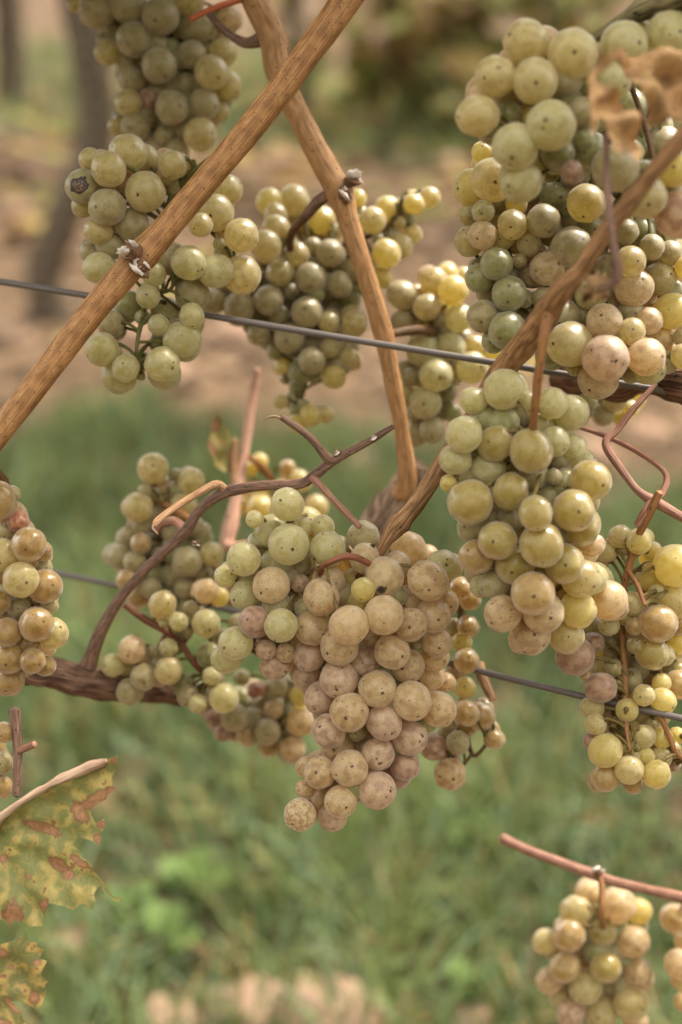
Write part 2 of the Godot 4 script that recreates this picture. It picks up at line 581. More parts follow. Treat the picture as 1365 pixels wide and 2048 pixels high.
func make_materials() -> void:
	M.cane = bark_mat(bark_tex(256, 512, 1.0, c8(108, 76, 46), c8(156, 111, 67), c8(188, 146, 98), 380, 15.0, 0.62), 0.5, 0.02)
	M.cane_dark = bark_mat(bark_tex(128, 256, 4.0, c8(116, 84, 54), c8(160, 118, 76), c8(190, 150, 106), 40, 9.0, 0.5), 0.5, 0.02)
	M.cane_brown = bark_mat(bark_tex(192, 512, 6.0, c8(94, 68, 44), c8(140, 102, 66), c8(176, 136, 96), 200, 12.0, 0.8), 0.55, 0.03)
	M.old = bark_mat(bark_tex(160, 256, 8.0, c8(100, 80, 66), c8(150, 126, 104), c8(184, 160, 136), 30, 9.0, 1.0), 0.85, 0.08)
	M.cordon = bark_mat(bark_tex(160, 256, 12.0, c8(72, 52, 42), c8(110, 82, 66), c8(142, 112, 92), 30, 8.0, 0.9), 0.85, 0.08)
	M.shoot = bark_mat(bark_tex(96, 256, 15.0, c8(84, 62, 52), c8(116, 88, 74), c8(150, 120, 100), 30, 5.0, 0.8), 0.6, 0.03)
	M.arc = mat(c8(190, 118, 92), 0.5, 0.4)
	M.red = bark_mat(bark_tex(96, 256, 19.0, c8(108, 72, 58), c8(140, 98, 80), c8(166, 126, 104), 14, 5.0, 0.7), 0.5, 0.02)
	M.pink = bark_mat(bark_tex(64, 128, 23.0, c8(164, 122, 104), c8(192, 148, 126), c8(208, 168, 144), 6, 4.0, 0.7), 0.55, 0.02)
	M.tan = bark_mat(bark_tex(96, 256, 27.0, c8(126, 90, 62), c8(164, 124, 90), c8(192, 154, 116), 30, 5.0, 0.9), 0.6, 0.03)
	M.trunk = bark_mat(bark_tex(160, 256, 31.0, c8(50, 42, 34), c8(84, 72, 58), c8(116, 102, 84), 10, 4.0, 1.3), 0.9, 0.5)
	M.stalk = bark_mat(bark_tex(64, 128, 51.0, c8(186, 170, 160), c8(226, 220, 214), c8(255, 252, 248), 14, 4.0, 0.9), 0.5, 0.02)
	M.stalk.vertex_color_use_as_albedo = true
	M.bud_pale = mat(c8(206, 194, 182), 0.9, 0.2)
	M.bud_brown = mat(c8(112, 82, 62), 0.9, 0.2)
	M.dry = mat(c8(150, 118, 86), 0.85, 0.25)
	M.rust = mat(c8(158, 84, 52), 0.6, 0.35)
	M.olive = bark_mat(bark_tex(64, 128, 37.0, c8(62, 52, 36), c8(96, 88, 58), c8(130, 116, 78), 6, 4.0, 0.9), 0.6, 0.03)
	M.weed_stem = mat(c8(110, 130, 60), 0.6, 0.35)
	M.green_leaf = mat(Color.WHITE, 0.55, 0.35)
	M.green_leaf.vertex_color_use_as_albedo = true
	M.green_leaf.cull_mode = BaseMaterial3D.CULL_DISABLED
	M.green_leaf.backlight_enabled = true
	M.green_leaf.backlight = Color(0.42, 0.42, 0.2)
	M.roll = bark_mat(bark_tex(64, 128, 41.0, c8(168, 136, 112), c8(188, 156, 130), c8(204, 176, 150), 0, 5.0, 0.5), 0.75, 0.03)
	M.wire = mat(c8(104, 96, 92), 0.5, 0.5)
	M.wire.metallic = 0.4

# ------------------------------------------------------------------ the ground, grass and far rows
func ground_height(x: float, z: float) -> float:
	var q := x * OFF.x + z * OFF.z
	return 0.012 * noise.get_noise_2d(x * 2.3, z * 2.3) + 0.006 * noise.get_noise_2d(x * 9.0, z * 9.0) * smoothstep(12.0, 3.0, q) + 0.02 * exp(-pow((q - 2.55) / 0.35, 2.0))

func make_ground() -> void:
	# bare soil as one sheet, fine near the camera and coarse out to the horizon
	var st := surface()
	st.set_smooth_group(0)
	var edges := []
	var e := 0.0
	while e < 150.0:
		edges.append(e)
		e += maxf(0.045, e * 0.045)
	var xs := []
	for v in edges:
		xs.append(v)
		if v > 0.0:
			xs.push_front(-v)
	var zs := []
	for v in edges:
		zs.append(1.0 - v)
	for i in xs.size() - 1:
		for k in zs.size() - 1:
			for q in [[i, k], [i + 1, k + 1], [i + 1, k], [i, k], [i, k + 1], [i + 1, k + 1]]:
				var x: float = xs[q[0]]
				var z: float = zs[q[1]]
				st.set_uv(Vector2(x, z))
				st.add_vertex(Vector3(x, ground_height(x, z), z))
	st.generate_normals()
	st.index()
	var w := 512
	var b := PackedByteArray()
	b.resize(w * w * 3)
	for y in w:
		for x in w:
			var u := TAU * x / w
			var v := TAU * y / w
			var a := noise.get_noise_3d(cos(u) * 1.1, sin(u) * 1.1, cos(v) * 1.1 + sin(v) * 0.7)
			var n := noise.get_noise_3d(cos(u) * 4.0 + 9.0, sin(u) * 4.0 + sin(v) * 4.0, cos(v) * 4.0)
			var f := noise.get_noise_3d(cos(u) * 16.0, sin(u) * 16.0 + sin(v) * 16.0, cos(v) * 16.0 + 4.0)
			var c := c8(72, 59, 46).lerp(c8(116, 94, 73), clampf(0.5 + a * 0.8 + n * 0.7, 0, 1)) * (1.0 + 0.22 * f)
			put(b, (y * w + x) * 3, c)
	var m := mat(Color.WHITE, 0.95, 0.2)
	m.albedo_texture = tex(w, w, b)
	m.uv1_scale = Vector3(1.3, 1.3, 1)
	setting("soil_ground", st.commit(), m)

	# grass of the alley: blades by the ten thousand
	var blade := surface()
	blade.set_smooth_group(0)
	var prof := [[0.0, 1.0, 0.0], [0.35, 0.95, 0.04], [0.7, 0.65, 0.16], [1.0, 0.06, 0.38]]
	for i in 3:
		var p0: Array = prof[i]
		var p1: Array = prof[i + 1]
		var l0 := Vector3(-0.5 * p0[1], p0[0], p0[2])
		var r0 := Vector3(0.5 * p0[1], p0[0], p0[2])
		var l1 := Vector3(-0.5 * p1[1], p1[0], p1[2])
		var r1 := Vector3(0.5 * p1[1], p1[0], p1[2])
		for q in [l0, l1, r1, l0, r1, r0]:
			blade.add_vertex(q)
	blade.generate_normals()
	var bm: ArrayMesh = blade.commit()
	var gm := mat(Color.WHITE, 0.6, 0.35)
	gm.vertex_color_use_as_albedo = true
	gm.backlight_enabled = true
	gm.backlight = Color(0.5, 0.5, 0.3)
	gm.cull_mode = BaseMaterial3D.CULL_DISABLED
	grass("grass", 64000, 0.66, 2.24, -1.6, 1.9, bm, gm, 0.035, 0.095)
	grass("grass", 13000, 4.6, 7.5, -6.2, 2.2, bm, gm, 0.06, 0.16)

	# small stones and crumbs of soil, and fallen leaves
	var peb := MultiMesh.new()
	peb.transform_format = MultiMesh.TRANSFORM_3D
	peb.use_colors = true
	peb.mesh = lump_mesh(Vector3(1, 0.62, 0.85), 0.5, 1.6, 3.0, 6, 8)
	peb.instance_count = 3400
	for i in 3400:
		var q := rng.randf_range(2.1, 4.4) if rng.randf() < 0.8 else rng.randf_range(0.45, 0.95)
		var p := OFF * q + ROW * rng.randf_range(-3.2, 1.4) * (1.0 if q > 1.0 else 0.35)
		var s := 0.006 + 0.022 * pow(rng.randf(), 3.0)
		peb.set_instance_transform(i, Transform3D(Basis(Vector3.UP, rng.randf() * TAU).rotated(Vector3.RIGHT, rng.randf_range(-0.4, 0.4)).scaled(Vector3.ONE * s), Vector3(p.x, ground_height(p.x, p.z) + s * 0.2, p.z)))
		peb.set_instance_color(i, c8(102, 84, 66).lerp(c8(156, 132, 108), rng.randf()).srgb_to_linear())
	var pm := mat(Color.WHITE, 0.95, 0.2)
	pm.vertex_color_use_as_albedo = true
	stuff("small_stones", peb, pm)
	var lm := surface()
	lm.set_smooth_group(0)
	add_leaf_card(lm, Transform3D(), 1.0, Color.WHITE)
	lm.generate_normals()
	var lit := MultiMesh.new()
	lit.transform_format = MultiMesh.TRANSFORM_3D
	lit.use_colors = true
	lit.mesh = lm.commit()
	lit.instance_count = 1500
	for i in 1500:
		var q := 2.3 + 4.5 * sqrt(rng.randf())
		var p := OFF * q + ROW * rng.randf_range(-4.5, 1.6)
		var s := rng.randf_range(0.04, 0.075) * (1.0 + 0.12 * q)
		lit.set_instance_transform(i, Transform3D(Basis.from_euler(Vector3(rng.randf_range(-0.6, 0.6), rng.randf() * TAU, rng.randf_range(-0.6, 0.6))).scaled(Vector3.ONE * s), Vector3(p.x, ground_height(p.x, p.z) + 0.014, p.z)))
		lit.set_instance_color(i, [c8(132, 104, 66), c8(104, 76, 50), c8(146, 128, 74), c8(116, 116, 60)][i % 4].srgb_to_linear())
	var fm := mat(Color.WHITE, 0.8, 0.3)
	fm.vertex_color_use_as_albedo = true
	fm.cull_mode = BaseMaterial3D.CULL_DISABLED
	stuff("fallen_leaves", lit, fm)
	M.clod = mat(c8(150, 124, 104), 0.95, 0.2)
	M.leafy = mat(Color.WHITE, 0.7, 0.35)
	M.leafy.vertex_color_use_as_albedo = true
	M.leafy.cull_mode = BaseMaterial3D.CULL_DISABLED
	M.leafy.backlight_enabled = true
	M.leafy.backlight = Color(0.5, 0.5, 0.28)

	for c in [[Vector3(-0.0829,0.0000,-0.9906), 0.036, "pale lump of soil at the bottom edge, the narrower one"], [Vector3(-0.0079,0.0000,-0.9820), 0.05, "widest pale lump of soil at the bottom edge"], [Vector3(-0.1582,0.0000,-0.9742), 0.03, "low lump of soil at the bottom edge, left of the others"]]:
		clod(c[0], c[1], c[2], "")
	var r := RandomNumberGenerator.new()
	r.seed = 5
	for p in [Vector3(-1.0092,0.0000,-4.3926), Vector3(-0.3621,0.0000,-2.7752), Vector3(-1.0753,0.0000,-5.0430), Vector3(-0.4773,0.0000,-3.0128), Vector3(-0.7389,0.0000,-3.0497), Vector3(-0.2370,0.0000,-3.0497), Vector3(-0.2226,0.0000,-5.2340), Vector3(-0.0243,0.0000,-2.9414), Vector3(0.2555,0.0000,-4.0593), Vector3(0.1217,0.0000,-4.4653), Vector3(0.3884,0.0000,-5.1369), Vector3(0.5530,0.0000,-2.4113), Vector3(0.4413,0.0000,-2.3387), Vector3(0.0153,0.0000,-2.2924)]:
		clod(p, r.randf_range(0.03, 0.055), "pale lump of soil on the bare strip between the rows, out of focus", "lumps of soil on the bare strip")

	for c in [[Vector3(-0.1515,0.0000,-1.1623), 0.05, 5, "bright green broad-leaved weed in the grass, right of the autumn leaf"], [Vector3(-0.2110,0.0000,-1.1393), 0.04, 4, "small bright weed in the grass beside the autumn leaf's tip"], [Vector3(-0.1707,0.0000,-1.0848), 0.045, 5, "darker weed in the grass below the bright weed"], [Vector3(0.1471,0.0000,-1.2269), 0.04, 4, "weed in the grass left of the red stem's end"], [Vector3(0.1189,0.0000,-1.0145), 0.04, 5, "weed in the grass at the bottom, left of the lowest bunch"]]:
		weed(c[0], c[1], c[2], c[3])

func stuff(called: String, mm: MultiMesh, m: Material) -> void:
	var o := MultiMeshInstance3D.new()
	o.name = called
	o.multimesh = mm
	o.material_override = m
	o.set_meta("kind", "stuff")
	add_child(o, true)

func grass(called: String, count: int, q0: float, q1: float, a0: float, a1: float, bm: Mesh, m: Material, h0: float, h1: float) -> void:
	var mm := MultiMesh.new()
	mm.transform_format = MultiMesh.TRANSFORM_3D
	mm.use_colors = true
	mm.mesh = bm
	mm.instance_count = count
	var i := 0
	while i < count:
		var q := rng.randf_range(q0, q1)
		var along := rng.randf_range(a0, a1)
		var p := OFF * q + ROW * along
		var patch := noise.get_noise_2d(p.x * 2.6 + 40.0, p.z * 2.6) + 0.5 * noise.get_noise_2d(p.x * 8.0, p.z * 8.0)
		var rag := 0.10 * noise.get_noise_2d(along * 4.0, q0 * 9.0)
		if q < q0 + 0.09 + rag or q > q1 - 0.09 + rag or (patch < -0.95 and rng.randf() < 0.7):
			if rng.randf() > 0.08:
				continue
		var h := rng.randf_range(h0, h1) * (1.0 + 0.45 * patch)
		var b := Basis.from_euler(Vector3(rng.randf_range(-0.5, 0.9), rng.randf() * TAU, rng.randf_range(-0.4, 0.4)))
		mm.set_instance_transform(i, Transform3D(b * Basis.from_scale(Vector3(rng.randf_range(0.0028, 0.006) * (h1 / 0.095), h, h)), Vector3(p.x, ground_height(p.x, p.z) - 0.004, p.z)))
		var c := c8(80, 94, 52).lerp(c8(128, 142, 86), clampf(rng.randf() * 0.75 + patch * 0.55, 0, 1))
		if rng.randf() < 0.12:
			c = c8(144, 126, 82)
		elif rng.randf() < 0.3:
			c = c8(110, 128, 94)
		mm.set_instance_color(i, c.srgb_to_linear())
		i += 1
	stuff(called, mm, m)

func clod(p: Vector3, r: float, label: String, group: String) -> void:
	var o := MeshInstance3D.new()
	o.name = numbered("soil_clod")
	o.mesh = lump_mesh(Vector3(1.15, 0.6, 0.9) * r, 0.55, 1.5, p.x * 31.0 + p.z * 17.0, 10, 14)
	o.material_override = M.clod
	o.position = Vector3(p.x, ground_height(p.x, p.z) + r * 0.25, p.z)
	o.rotation.y = p.x * 40.0
	add_child(o)
	tag(o, label, "soil clod", group)

# one leaf of about unit length with a folded midrib, on its own transform
func add_leaf_card(st: SurfaceTool, t: Transform3D, size: float, col: Color) -> void:
	var half := [[0.0, 0.0], [0.12, 0.34], [0.34, 0.5], [0.52, 0.4], [0.68, 0.42], [0.85, 0.2], [1.0, 0.0]]
	for s in [-1.0, 1.0]:
		for i in half.size() - 1:
			var a := Vector3(0, -0.05 * sin(half[i][0] * 3.0), half[i][0])
			var b := Vector3(0, -0.05 * sin(half[i + 1][0] * 3.0), half[i + 1][0])
			var c := Vector3(s * half[i + 1][1], 0.13 * half[i + 1][1] - 0.1 * half[i + 1][0], half[i + 1][0])
			var d := Vector3(s * half[i][1], 0.13 * half[i][1] - 0.1 * half[i][0], half[i][0])
			var tri := [a, b, c, a, c, d] if s > 0.0 else [a, c, b, a, d, c]
			for q in tri:
				st.set_color(col)
				st.add_vertex(t * (q * size))

func weed(p: Vector3, size: float, n: int, label: String) -> void:
	var at := Vector3(p.x, ground_height(p.x, p.z), p.z)
	var t := thing("weed", label, "weed", at, "weeds in the grass")
	part("stem", tube_mesh([[at.x * 1000, at.y * 1000 - 4, at.z * 1000, 1.6], [at.x * 1000 + 3, at.y * 1000 + size * 700, at.z * 1000 + 2, 1.0]], at, 7, 3), M.weed_stem, t)
	for k in n:
		var st := surface()
		st.set_smooth_group(0)
		var b := Basis(Vector3.UP, k * 2.4 + p.x * 30.0) * Basis(Vector3.RIGHT, -0.55 - 0.12 * k)
		add_leaf_card(st, Transform3D(b, Vector3.ZERO), size * (1.0 - 0.08 * k), c8(106, 126, 68).srgb_to_linear().lerp(c8(86, 106, 60).srgb_to_linear(), fmod(k * 0.37, 1.0)))
		st.generate_normals()
		part("leaf", st.commit(), M.leafy, t, Vector3(0.0, size * (0.25 + 0.1 * k), 0.0))

# a vine of a far row: a crooked trunk and, where the photograph shows one, a low leafy crown
func far_vine(label: String, pts: Array, crown: Array) -> void:
	var at := v3(pts[0])
	var t := thing("vine", label, "vine", at, "vines of the rows behind")
	part("trunk", tube_mesh(pts, at, 16, 6, 0.10, 0.25), M.trunk, t)
	if crown.size():
		var r := RandomNumberGenerator.new()
		r.seed = int(crown[4])
		var st := surface()
		st.set_smooth_group(0)
		var centre: Vector3 = crown[0]
		for k in int(crown[3]):
			var u := Vector3(r.randfn(), r.randfn(), r.randfn()) * 0.5
			var p: Vector3 = centre + ROW * u.x * crown[1] + Vector3.UP * u.y * crown[2] + OFF * u.z * 0.22
			if noise.get_noise_3d(p.x * 5.0, p.y * 5.0, p.z * 5.0) < -0.05 or p.y < 0.05:
				continue
			var col: Color = [c8(112, 112, 60), c8(136, 122, 72), c8(148, 122, 80), c8(92, 100, 54), c8(158, 142, 86), c8(116, 90, 62)][r.randi() % 6]
			add_leaf_card(st, Transform3D(Basis.from_euler(Vector3(r.randf_range(0.2, 1.4), r.randf() * TAU, r.randf_range(-0.6, 0.6))), p - at), r.randf_range(0.07, 0.12), col.srgb_to_linear())
		st.generate_normals()
		var o := part("crown", st.commit(), M.leafy, t)
		o.set_meta("kind", "stuff")

func rel(p: Vector3, rows: Array) -> Array:
	var out := []
	for r in rows:
		out.append([(p.x + r[0]) * 1000.0, (p.y + r[1]) * 1000.0, (p.z + r[2]) * 1000.0, r[3]])
	return out

func make_far_rows() -> void:
	var a := Vector3(-0.6635,0.0000,-3.1851)
	far_vine("dark crooked vine trunk behind the left bunch, nearest of the trunks in the background", rel(a, [[0, -0.05, 0, 52], [-0.01, 0.06, 0, 46], [-0.012, 0.14, 0, 42], [0.05, 0.27, 0, 41], [0.115, 0.38, 0, 42], [0.135, 0.5, 0.0, 45], [0.125, 0.62, 0, 46], [0.11, 0.8, 0.0, 48]]), [])
	var b := Vector3(-1.5065,0.0000,-6.6566)
	far_vine("dark upright vine trunk at the top left corner, far behind", rel(b, [[0, -0.05, 0, 75], [0.02, 0.2, 0, 66], [0.03, 0.5, 0, 64], [0.0, 0.9, 0, 66]]), [])
	var k := 0
	for s in [[Vector3(-0.1743,0.0000,-6.1533), 60, "far vine with sparse leaves behind the forked cane"], [Vector3(0.2204,0.0000,-5.9588), 420, "far vine with olive and brown leaves between the two big canes"], [Vector3(0.5525,0.0000,-5.7755), 520, "far leafy vine behind the upper left of the largest bunch"], [Vector3(0.8937,0.0000,-5.6591), 420, "far leafy vine behind the top right bunch"]]:
		var p: Vector3 = s[0]
		far_vine(s[2], rel(p, [[0, -0.05, 0, 40], [0.02, 0.2, 0, 36], [-0.02, 0.45, 0, 36], [0.03, 0.8, 0, 36]]), [p + Vector3(0, 0.36, 0), 0.55, 0.4, s[1], 40 + k])
		k += 1

# ------------------------------------------------------------------ wires, canes
func make_trellis() -> void:
	for w in [[[[-529.7,828.7,-668.4],[-258.6,804.1,-615.9],[-145.2,793.5,-592.6],[-19.2,779.0,-569.7],[64.7,769.4,-554.5],[136.8,761.6,-540.0],[254.8,750.0,-513.0],[583.2,713.5,-442.0]], "upper steel trellis wire crossing behind the diagonal cane and in front of the blurred bunch"], [[[-746.3,641.6,-880.7],[-316.0,642.3,-694.9],[-168.0,643.3,-629.7],[-39.1,648.4,-563.0],[94.5,648.7,-495.3],[133.4,650.1,-475.1],[218.3,654.8,-426.8],[419.9,682.6,-275.0]], "lower steel trellis wire behind the big central bunch"]]:
		var pts := []
		for p in w[0]:
			pts.append([p[0], p[1], p[2], 1.4])
		var at := v3(pts[0])
		var o := part(numbered("trellis_wire"), tube_mesh(pts, at, 12, 8, 0.0, 0.05), M.wire, self, at)
		tag(o, w[1], "wire", "wires of the trellis")

func make_wood() -> void:
	var t := cane("vine_cane", "thick straight tan cane running diagonally in front, from the top edge to the left edge", "cane", [[14.9,923.2,-587.9,5.60],[3.4,908.8,-581.5,5.60],[-15.9,884.7,-571.9,5.40],[-35.3,861.6,-562.7,5.30],[-54.6,840.8,-553.4,5.20],[-68.2,825.9,-546.8,5.30],[-76.7,817.3,-541.9,6.20],[-82.5,811.7,-539.4,5.40],[-96.8,796.5,-531.5,5.30],[-115.9,773.9,-520.4,5.10],[-131.0,756.3,-511.4,4.90],[-148.0,736.9,-501.7,4.80]], M.cane, 0.05, 0.04, 36)
	bud(t, Vector3(-0.0794,0.8201,-0.5360), Vector3(-0.35, 0.45, 0.8), 0.0056)
	bud(t, Vector3(-0.0766,0.8159,-0.5342), Vector3(0.25, -0.4, 0.85), 0.0046)
	t = cane("vine_cane", "bent tan cane behind the diagonal one, forking above the upper wire", "cane", [[-43.6,914.2,-654.0,5.60],[-36.6,901.5,-646.2,5.70],[-29.3,888.1,-636.9,6.20],[-26.1,873.8,-628.3,5.40],[-16.4,855.6,-618.0,5.00],[-4.8,835.5,-608.0,5.40],[-0.5,828.7,-605.0,5.90],[3.7,815.7,-601.4,4.30],[11.2,793.6,-594.8,4.10],[17.7,772.9,-590.0,4.30],[22.2,752.0,-585.0,3.70],[26.0,732.5,-581.8,3.30],[29.2,710.3,-578.5,4.00],[27.1,700.6,-578.6,5.20]], M.cane_dark, 0.03, 0.08, 24)
	side_stem(t, "fork", [[-2.2,828.7,-605.0,3.60],[-9.1,825.0,-607.7,2.40],[-15.1,818.1,-610.1,2.00]], M.shoot)
	bud(t, Vector3(0.0039,0.8339,-0.6029), Vector3(0.8, 0.5, 0.4), 0.0046)
	bud(t, Vector3(0.0012,0.8299,-0.6000), Vector3(0.5, -0.5, 0.7), 0.004)
	t = cane("vine_cane", "brown cane on the right slanting down from the right edge to the central bunch", "cane", [[118.0,888.5,-457.5,2.70],[107.5,875.6,-457.3,2.70],[97.4,861.0,-459.6,2.70],[87.2,844.9,-463.3,2.90],[79.7,830.6,-466.8,3.20],[73.8,821.1,-470.2,4.10],[70.5,808.9,-482.3,4.60],[64.6,794.4,-493.4,4.70],[58.8,782.0,-502.1,4.50],[49.4,758.4,-512.4,3.80],[40.3,743.9,-512.5,3.50],[31.6,731.1,-507.9,3.40],[25.1,724.1,-503.6,3.70],[23.2,721.9,-502.7,4.30],[20.9,719.0,-502.5,3.50],[17.0,713.3,-501.0,2.20],[13.6,706.3,-501.2,1.80]], M.cane_brown, 0.07, 0.12, 30)
	cane("old_wood", "short grey-brown block of old wood behind the lower end of the right cane", "old wood", [[33.9,712.0,-585.9,5.00],[29.6,701.7,-584.6,8.50],[23.1,690.5,-585.0,9.00],[14.2,675.8,-587.3,8.50],[1.7,654.8,-591.0,8.00]], M.old, 0.12, 0.2, 24)
	cane("cordon_arm", "rough brown cordon arm at the left, behind the loose small-berried bunch", "cordon", [[-152.4,647.0,-521.9,7.00],[-129.2,639.6,-529.5,6.50],[-115.5,632.9,-534.2,6.60],[-99.6,625.0,-540.5,6.00],[-79.9,613.5,-556.2,5.50],[-54.8,597.6,-576.5,5.00],[-20.3,577.4,-600.3,5.50],[19.6,564.4,-616.5,5.00]], M.cordon, 0.14, 0.3, 26)
	cane("cordon_arm", "dark cordon arm at the right edge, behind the freckled bunch", "cordon", [[95.4,754.4,-591.6,9.00],[115.5,758.4,-571.5,9.50],[128.1,762.3,-562.3,9.00],[141.8,765.6,-541.8,10.00],[161.0,766.1,-531.1,10.00]], M.cordon, 0.14, 0.3, 24)
	t = cane("vine_shoot", "dark branching shoot rising from the cordon arm over the grass", "shoot", [[-109.4,638.4,-536.7,3.80],[-104.9,650.8,-536.7,2.80],[-95.0,669.2,-536.1,2.20],[-80.0,687.7,-534.5,2.00],[-64.5,703.5,-532.8,2.50],[-57.8,714.0,-532.0,2.00],[-47.1,722.9,-529.4,2.40],[-32.6,727.7,-525.0,2.00],[-16.4,730.7,-519.8,2.10],[-10.4,735.2,-518.4,1.90],[-2.4,742.1,-517.1,1.80],[11.1,751.0,-514.6,1.45],[20.3,757.7,-513.2,1.05]], M.shoot, 0.04, 0.14, 16)
	side_stem(t, "broken_twig", [[-46.1,722.9,-529.4,1.90],[-49.9,727.2,-528.1,1.70],[-56.4,726.1,-522.1,1.50],[-65.6,723.4,-513.2,1.50],[-71.8,720.6,-506.5,1.50],[-72.7,719.3,-504.8,1.10]], M.tan)
	side_stem(t, "twig", [[-2.8,742.1,-517.1,1.90],[-5.4,743.3,-516.6,2.00],[-10.6,750.3,-516.4,1.60],[-16.0,755.6,-515.5,1.40],[-21.7,759.8,-515.2,1.20],[-23.2,760.9,-514.6,1.10]], M.shoot)
	side_stem(t, "frayed_fibre", [[-22.8,760.5,-514.4,0.45],[-25.8,761.6,-513.8,0.40],[-29.3,760.9,-513.5,0.25]], M.roll)
	side_stem(t, "frayed_fibre", [[-23.6,760.5,-514.4,0.35],[-26.4,760.9,-514.6,0.30],[-29.8,759.5,-515.0,0.20]], M.roll)
	side_stem(t, "frayed_fibre", [[-72.0,719.9,-506.2,0.50],[-72.9,718.2,-504.3,0.40],[-71.5,716.4,-503.5,0.25]], M.roll)
	side_stem(t, "frayed_fibre", [[-72.5,720.0,-505.1,0.50],[-73.5,719.3,-503.7,0.35],[-72.9,717.9,-503.1,0.20]], M.roll)
	side_stem(t, "twig", [[-11.3,734.3,-518.0,1.80],[-8.4,732.3,-515.0,1.60],[-2.4,727.6,-509.6,1.30],[7.3,720.6,-501.0,1.20]], M.red)
	side_stem(t, "twig", [[-63.6,703.1,-533.7,2.30],[-69.2,705.6,-539.2,2.00],[-75.0,702.6,-543.3,1.70],[-76.9,699.0,-545.0,1.30]], M.red)
	bud(t, Vector3(0.0126,0.7524,-0.5130), Vector3(0.1, 0.9, 0.5), 0.0017)
	bud(t, Vector3(-0.0017,0.7449,-0.5162), Vector3(0.1, 0.9, 0.5), 0.0017)
	bud(t, Vector3(-0.0596,0.7027,-0.5248), Vector3(0.7, 0.1, 0.7), 0.0017)
	t = cane("vine_shoot", "blurred pinkish shoot behind the dark branching shoot", "shoot", [[-41.2,729.1,-667.9,2.00],[-43.7,715.6,-661.9,2.20],[-47.0,695.0,-647.2,2.40],[-50.3,679.1,-634.7,2.60],[-53.1,665.7,-623.2,3.80],[-54.6,658.8,-618.0,3.60],[-50.8,657.9,-614.3,2.60],[-33.8,662.2,-610.8,2.20],[-19.4,664.4,-606.2,2.00]], M.pink, 0.03, 0.1, 14)
	side_stem(t, "fork", [[-51.1,678.0,-634.2,2.40],[-52.2,689.4,-641.5,2.10],[-51.9,699.8,-648.3,1.80]], M.tan)
	t = cane("tendril", "wiry brown tendril at the right edge with a curled loop", "tendril", [[126.2,765.0,-541.6,1.07],[116.9,757.8,-534.0,1.31],[109.6,750.3,-528.5,1.39],[104.6,746.0,-524.3,1.80],[109.4,739.0,-516.9,1.56],[115.2,732.9,-508.7,1.56],[121.3,730.0,-504.1,2.13],[126.7,727.8,-500.9,1.89],[137.5,722.9,-495.5,1.89]], M.red, 0.03, 0.12, 12)
	side_stem(t, "loop", [[121.0,730.0,-504.1,1.64],[124.9,732.4,-507.4,1.39],[127.2,737.1,-513.8,1.23],[122.0,740.5,-521.9,1.15],[111.7,743.6,-532.1,1.07],[103.0,744.8,-540.2,0.98],[92.8,743.9,-554.1,0.90]], M.red)
	side_stem(t, "fork", [[120.4,730.0,-504.1,2.05],[117.3,726.5,-501.5,1.80],[114.8,721.3,-501.3,1.56]], M.red)
	t = cane("vine_shoot", "pinkish red stem at the lower right, carrying the lowest bunch", "shoot", [[73.5,549.5,-533.2,2.46],[86.0,545.3,-529.1,2.21],[101.6,541.2,-525.1,2.21],[114.9,537.9,-521.5,2.62],[123.6,536.3,-518.6,2.21],[138.5,535.6,-513.9,2.13],[147.7,536.1,-509.7,2.38],[167.8,534.3,-504.5,2.38]], M.red, 0.03, 0.06, 16)
	bud(t, Vector3(0.1152,0.5430,-0.5172), Vector3(0.0, 0.8, 0.6), 0.0034)
	t = cane("leaf_stalk", "thin dark leaf stalk hanging before the right cane, dry scrap at its hooked end", "leaf stalk", [[84.9,875.0,-465.7,1.10],[84.9,856.7,-453.3,1.20],[86.6,844.9,-449.1,1.30],[88.6,834.7,-447.8,1.60],[87.1,830.2,-449.1,1.30],[84.1,828.3,-451.5,1.00]], M.shoot, 0.02, 0.1, 10)
	part("dry_scrap", lump_mesh(Vector3(0.0042, 0.0032, 0.0014), 1.3, 3.0, 3.0, 12, 18), M.dry, t, Vector3(0.0834,0.8282,-0.4526) - t.position)
	cane("tendril", "short orange-red tendril at the top edge above the shaded bunch", "tendril", [[-63.4,896.0,-632.7,1.40],[-55.7,899.2,-637.4,1.30],[-45.4,902.2,-643.1,1.40],[-35.0,904.7,-649.8,1.80]], M.rust, 0.02, 0.1, 10)
	cane("tendril", "dark hooked tendril at the top, beside the bent cane", "tendril", [[-56.9,896.9,-646.3,1.40],[-50.0,890.2,-643.3,1.70],[-41.4,885.8,-640.2,2.20],[-34.8,887.0,-638.6,3.00]], M.shoot, 0.02, 0.1, 10)
	cane("vine_shoot", "dark greenish brown shoot in the top right corner above the dried leaf", "shoot", [[86.6,897.4,-523.9,1.30],[97.0,904.3,-521.5,2.40],[104.7,909.0,-518.1,4.00],[112.1,912.3,-514.1,5.50],[123.2,917.6,-505.5,6.00]], M.olive, 0.05, 0.15, 14)
	cane("twig_stub", "broken tan twig stub at the right side of the central bunch", "twig", [[59.1,640.9,-532.3,2.60],[60.8,638.1,-524.5,2.20],[63.6,634.9,-514.3,1.70]], M.tan, 0.05, 0.1, 12)
	t = cane("twig_stub", "thin brown twig at the left edge just above the autumn leaf", "twig", [[-128.5,651.0,-479.9,2.40],[-127.5,640.2,-475.1,2.00],[-127.3,631.2,-471.1,1.90],[-127.7,620.4,-466.3,1.80]], M.shoot, 0.05, 0.1, 12)
	side_stem(t, "side_twig", [[-127.3,636.1,-473.2,1.50],[-122.9,639.2,-471.3,1.40],[-119.5,641.5,-470.2,1.30]], M.red)

